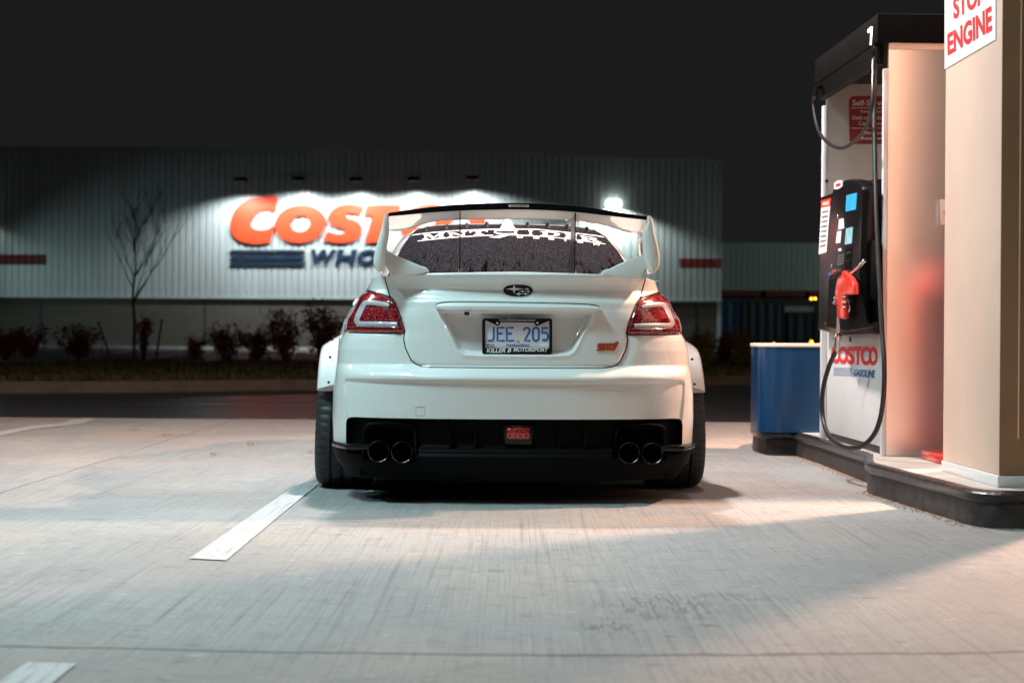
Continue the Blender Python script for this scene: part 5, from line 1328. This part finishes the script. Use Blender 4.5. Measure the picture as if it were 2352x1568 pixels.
# --- wheels
def wheel(x, y, s, camber=3.0, front=False):
    root = bpy.data.objects.new('wheel', None); COL.objects.link(root); root.empty_display_size = .1; root.parent = car
    root.location = (x, y, RW); root.rotation_euler = (0, rad(-camber) * s, 0)
    wdt = .275; N = 150; prof = []
    for k in range(25):
        t = -1 + 2 * k / 24; sh = abs(t) ** 7; prof.append((t * wdt / 2, .330 - .030 * sh - .004 * t * t))
    prof = [(-wdt / 2 + .012, .245), (-wdt / 2 - .004, .275)] + prof + [(wdt / 2 + .004, .275), (wdt / 2 - .012, .245)]
    vs_ = []; fs_ = []; m = len(prof)
    for i in range(N):
        a = 2 * math.pi * i / N
        for k, (xx, r) in enumerate(prof):
            rr2 = r
            if r > .29:
                if any(abs(xx - g) < .006 for g in (-.06, 0, .06)): rr2 -= .010
                elif i % 3 == 0 and (abs(xx) > .07 or .01 < abs(xx) < .05): rr2 -= .007
            vs_.append((xx, rr2 * math.cos(a), rr2 * math.sin(a)))
    for i in range(N):
        for k in range(m - 1): fs_.append((i * m + k, i * m + k + 1, ((i + 1) % N) * m + k + 1, ((i + 1) % N) * m + k))
    mk('tyre', vs_, fs_, MT['rubber'], root, smooth=True, auto=30)
    mb = MB(); mb.lathe([(.246, -.125), (.235, -.09), (.232, .08), (.246, .125)], (0, 0, 0), 'X', 40); mb.lathe([(.0, s * .10), (.06, s * .105), (.06, s * .07), (.232, s * .06)][:2], (0, 0, 0), 'X', 24)
    for k in range(10):
        a = 2 * math.pi * k / 10; rm = Matrix.Rotation(a, 3, 'X'); mb.box(rm @ Vector((s * .085, 0, .14)), (.02, .022, .20), rm)
    mb.obj('rim', MT['tip'], root, smooth=True)
    mb = MB(); mb.lathe([(0, s * .0), (.18, s * .0), (.18, s * .02), (0, s * .02)], (0, 0, 0), 'X', 30); mb.obj('brake_disc', MT['steel'], root)
xt = abs(L(722, 1023, .80).x) - .006
for s in (1, -1):
    wheel(s * (xt - .148), AXR, s); wheel(s * (xt - .148), AXF, s)
# --- rear wing
wing = bpy.data.objects.new('rear_wing', None); COL.objects.link(wing); wing.empty_display_size = .1; wing.parent = car; wing.location = (0, 0, 0)
YT, YL_ = .05, .30
def avg(p, q, y): a, b = L(*p, y), L(*q, y); return ((abs(a.x) + abs(b.x)) / 2, (a.z + b.z) / 2)
te = [L(893, 489, YT), L(936, 482.5, YT), L(991, 475.5, YT), L(1057, 470, YT), L(1120, 467.5, YT), L(1190, 466.5, YT), L(1260, 468.5, YT), L(1322, 473, YT), L(1385, 481.5, YT), L(1440, 490.5, YT), L(1486, 497, YT)]
tb = [L(892, 496.5, YT), L(936, 493, YT), L(991, 488, YT), L(1057, 484, YT), L(1120, 482, YT), L(1190, 481, YT), L(1260, 483, YT), L(1322, 487, YT), L(1385, 494, YT), L(1440, 500, YT), L(1486, 505, YT)]
le = [L(893.5, 532, YL_), L(936, 528, YL_), L(991, 510.5, YL_), L(1057, 505, YL_), L(1120, 504, YL_), L(1190, 504, YL_), L(1260, 505, YL_), L(1322, 508, YL_), L(1385, 518, YL_), L(1440, 534, YL_), L(1484, 540, YL_)]
TE, TB, LE = crom(te, 6), crom(tb, 6), crom(le, 6)
secs = []
for a, b, c in zip(TE, TB, LE):
    m1 = b.lerp(c, .35) + Vector((0, 0, .000)); m2 = b.lerp(c, .75) + Vector((0, 0, -.004))
    secs.append([b + Vector((0, .004, -.001)), m1, m2, c, c + Vector((0, .030, .012)), c + Vector((0, .035, .028)), c + Vector((0, -.05, .055)), a + Vector((0, .05, -.008)), a + Vector((0, .010, -.006))])
loft('blade', secs, MT['paint'], wing, auto=50)
secs = [[b + Vector((0, -.003, 0)), a + Vector((0, -.003, 0)), a + Vector((0, .006, .001)), b + Vector((0, .006, 0))] for a, b in zip(TE, TB)]
gf = loft('gurney_flap', secs, MT['matblack'], wing, auto=30)
mb = MB(); q = [L(x, y, YT - .006) for x, y in ((1168.5, 470.5), (1214.5, 471), (1214.5, 475.8), (1168.5, 475.2))]; mb.add(q, [(0, 1, 2, 3)]); stq = mb.obj('sticker', MT['cream'], gf)
decal_poly('sticker_print', [[(1173 + 4.4 * k, 472), (1176.4 + 4.4 * k, 472.1), (1176 + 4.4 * k, 474.3), (1172.6 + 4.4 * k, 474.2)] for k in range(9)], lambda x, y: L(x, y, YT - .0075), MT['tip'], stq)
for left in (True, False):
    if left:
        lv = [(486.5, 887, 890), (492, 884, 893), (505, 880, 893.5), (520, 876.5, 894), (534, 872.5, 893.5), (550, 868, 890.5), (566, 863.5, 888), (579, 860, 886.5), (592, 857.5, 886), (602, 857, 886), (611, 859, 885), (619, 863, 883), (624, 867, 880)]
        foot = [(868, 580), (875, 575), (884, 573.5), (893, 577), (908, 586), (928, 594), (952, 604.5), (966, 610), (978, 613), (984, 619), (986, 625.5), (960, 629), (930, 632), (897, 635), (894, 626), (889, 614), (880, 606), (868, 604)]
    else:
        lv = [(496, 1489, 1494), (502, 1487, 1498.5), (516, 1484, 1501.5), (534, 1476, 1504), (546, 1475, 1507.5), (562, 1476, 1511.5), (578, 1477, 1514.5), (592, 1479, 1516), (604, 1485, 1516), (614, 1487, 1514), (622, 1490, 1509), (627, 1494, 1504)]
        foot = [(1503, 583), (1494, 578), (1478, 583), (1460, 590), (1440, 598), (1412, 611), (1402, 617), (1388, 619), (1382, 627), (1381, 631.5), (1400, 634), (1440, 639), (1466, 643), (1470, 634), (1478, 622), (1490, 614), (1503, 607)]
    secs = []; n = len(lv)
    for i, (py, a, b) in enumerate(lv):
        t = i / (n - 1); yr = YT - .015 + .03 * t; yf = .34 - .05 * t - .03 * max(0, t - .8) * 5; xa, xb_ = L(a, py, yr + .02).x, L(b, py, yr + .02).x; z = L(a, py, yr + .02).z
        if xa > xb_: xa, xb_ = xb_, xa
        c = min(.012, (xb_ - xa) * .3)
        secs.append([Vector(p) for p in ((xa + c, yr, z), (xb_ - c, yr, z), (xb_ - c * .2, yr + .012, z), (xb_, yr + .03, z), (xb_ - .008, yf - .03, z), (xb_ - c, yf, z), (xa + c, yf, z), (xa + .004, yf - .03, z), (xa, yr + .03, z), (xa + c * .2, yr + .012, z))])
    loft('end_plate', secs, MT['paint'], wing, auto=55)
    mb = MB(); pts = [L(x, y, .115) for x, y in foot]; mb.add(*prism(pts, Vector((0, .20, 0)))); mb.obj('foot', MT['paint'], wing, bevel=.013, seg=3)
for px_t, px_b in ((1057, 1057), (1322, 1313)):
    a = L(px_t, 480, .06); x = a.x if px_t < 1100 else L(1322, 487, .07).x
    zt1 = L(px_t, 484, .08).z; zl = L(px_t, 505, .25).z; zd = 1.035
    pts = [(x, .075, zt1 - .002), (x, .16, zt1 - .026), (x, .29, zl + .004), (x, .33, zl - .03), (x, .42, zd + .10), (x, .52, zd), (x, .11, zd), (x, .10, zd + .05), (x, .085, zd + .2)]
    mb = MB(); mb.add(*prism([(p[0] - .0025, p[1], p[2]) for p in pts], Vector((.005, 0, 0)))); st_ = mb.obj('wing_stay', MT['black'], wing)
    mb = MB(); mb.tube([(x, .105, zd + .015), (x, .1, zd - .012)], .006, 8); mb.obj('bolt', MT['chrome'], st_)
# front details so the car is whole
mb = MB(); mb.bbox((-.55, 4.40, .30), (.55, 4.47, .50)); mb.obj('grille', MT['matblack'], car, bevel=.01)
for s in (1, -1):
    mb = MB(); mb.bbox((s * .50, 4.22, .62), (s * .74, 4.36, .72)); mb.obj('headlamp', MT['clearlens'], car, bevel=.02)
mb = MB(); mb.bbox((-.3, 3.3, .97), (.3, 3.75, 1.02)); mb.obj('bonnet_scoop', MT['paint'], car, bevel=.02)
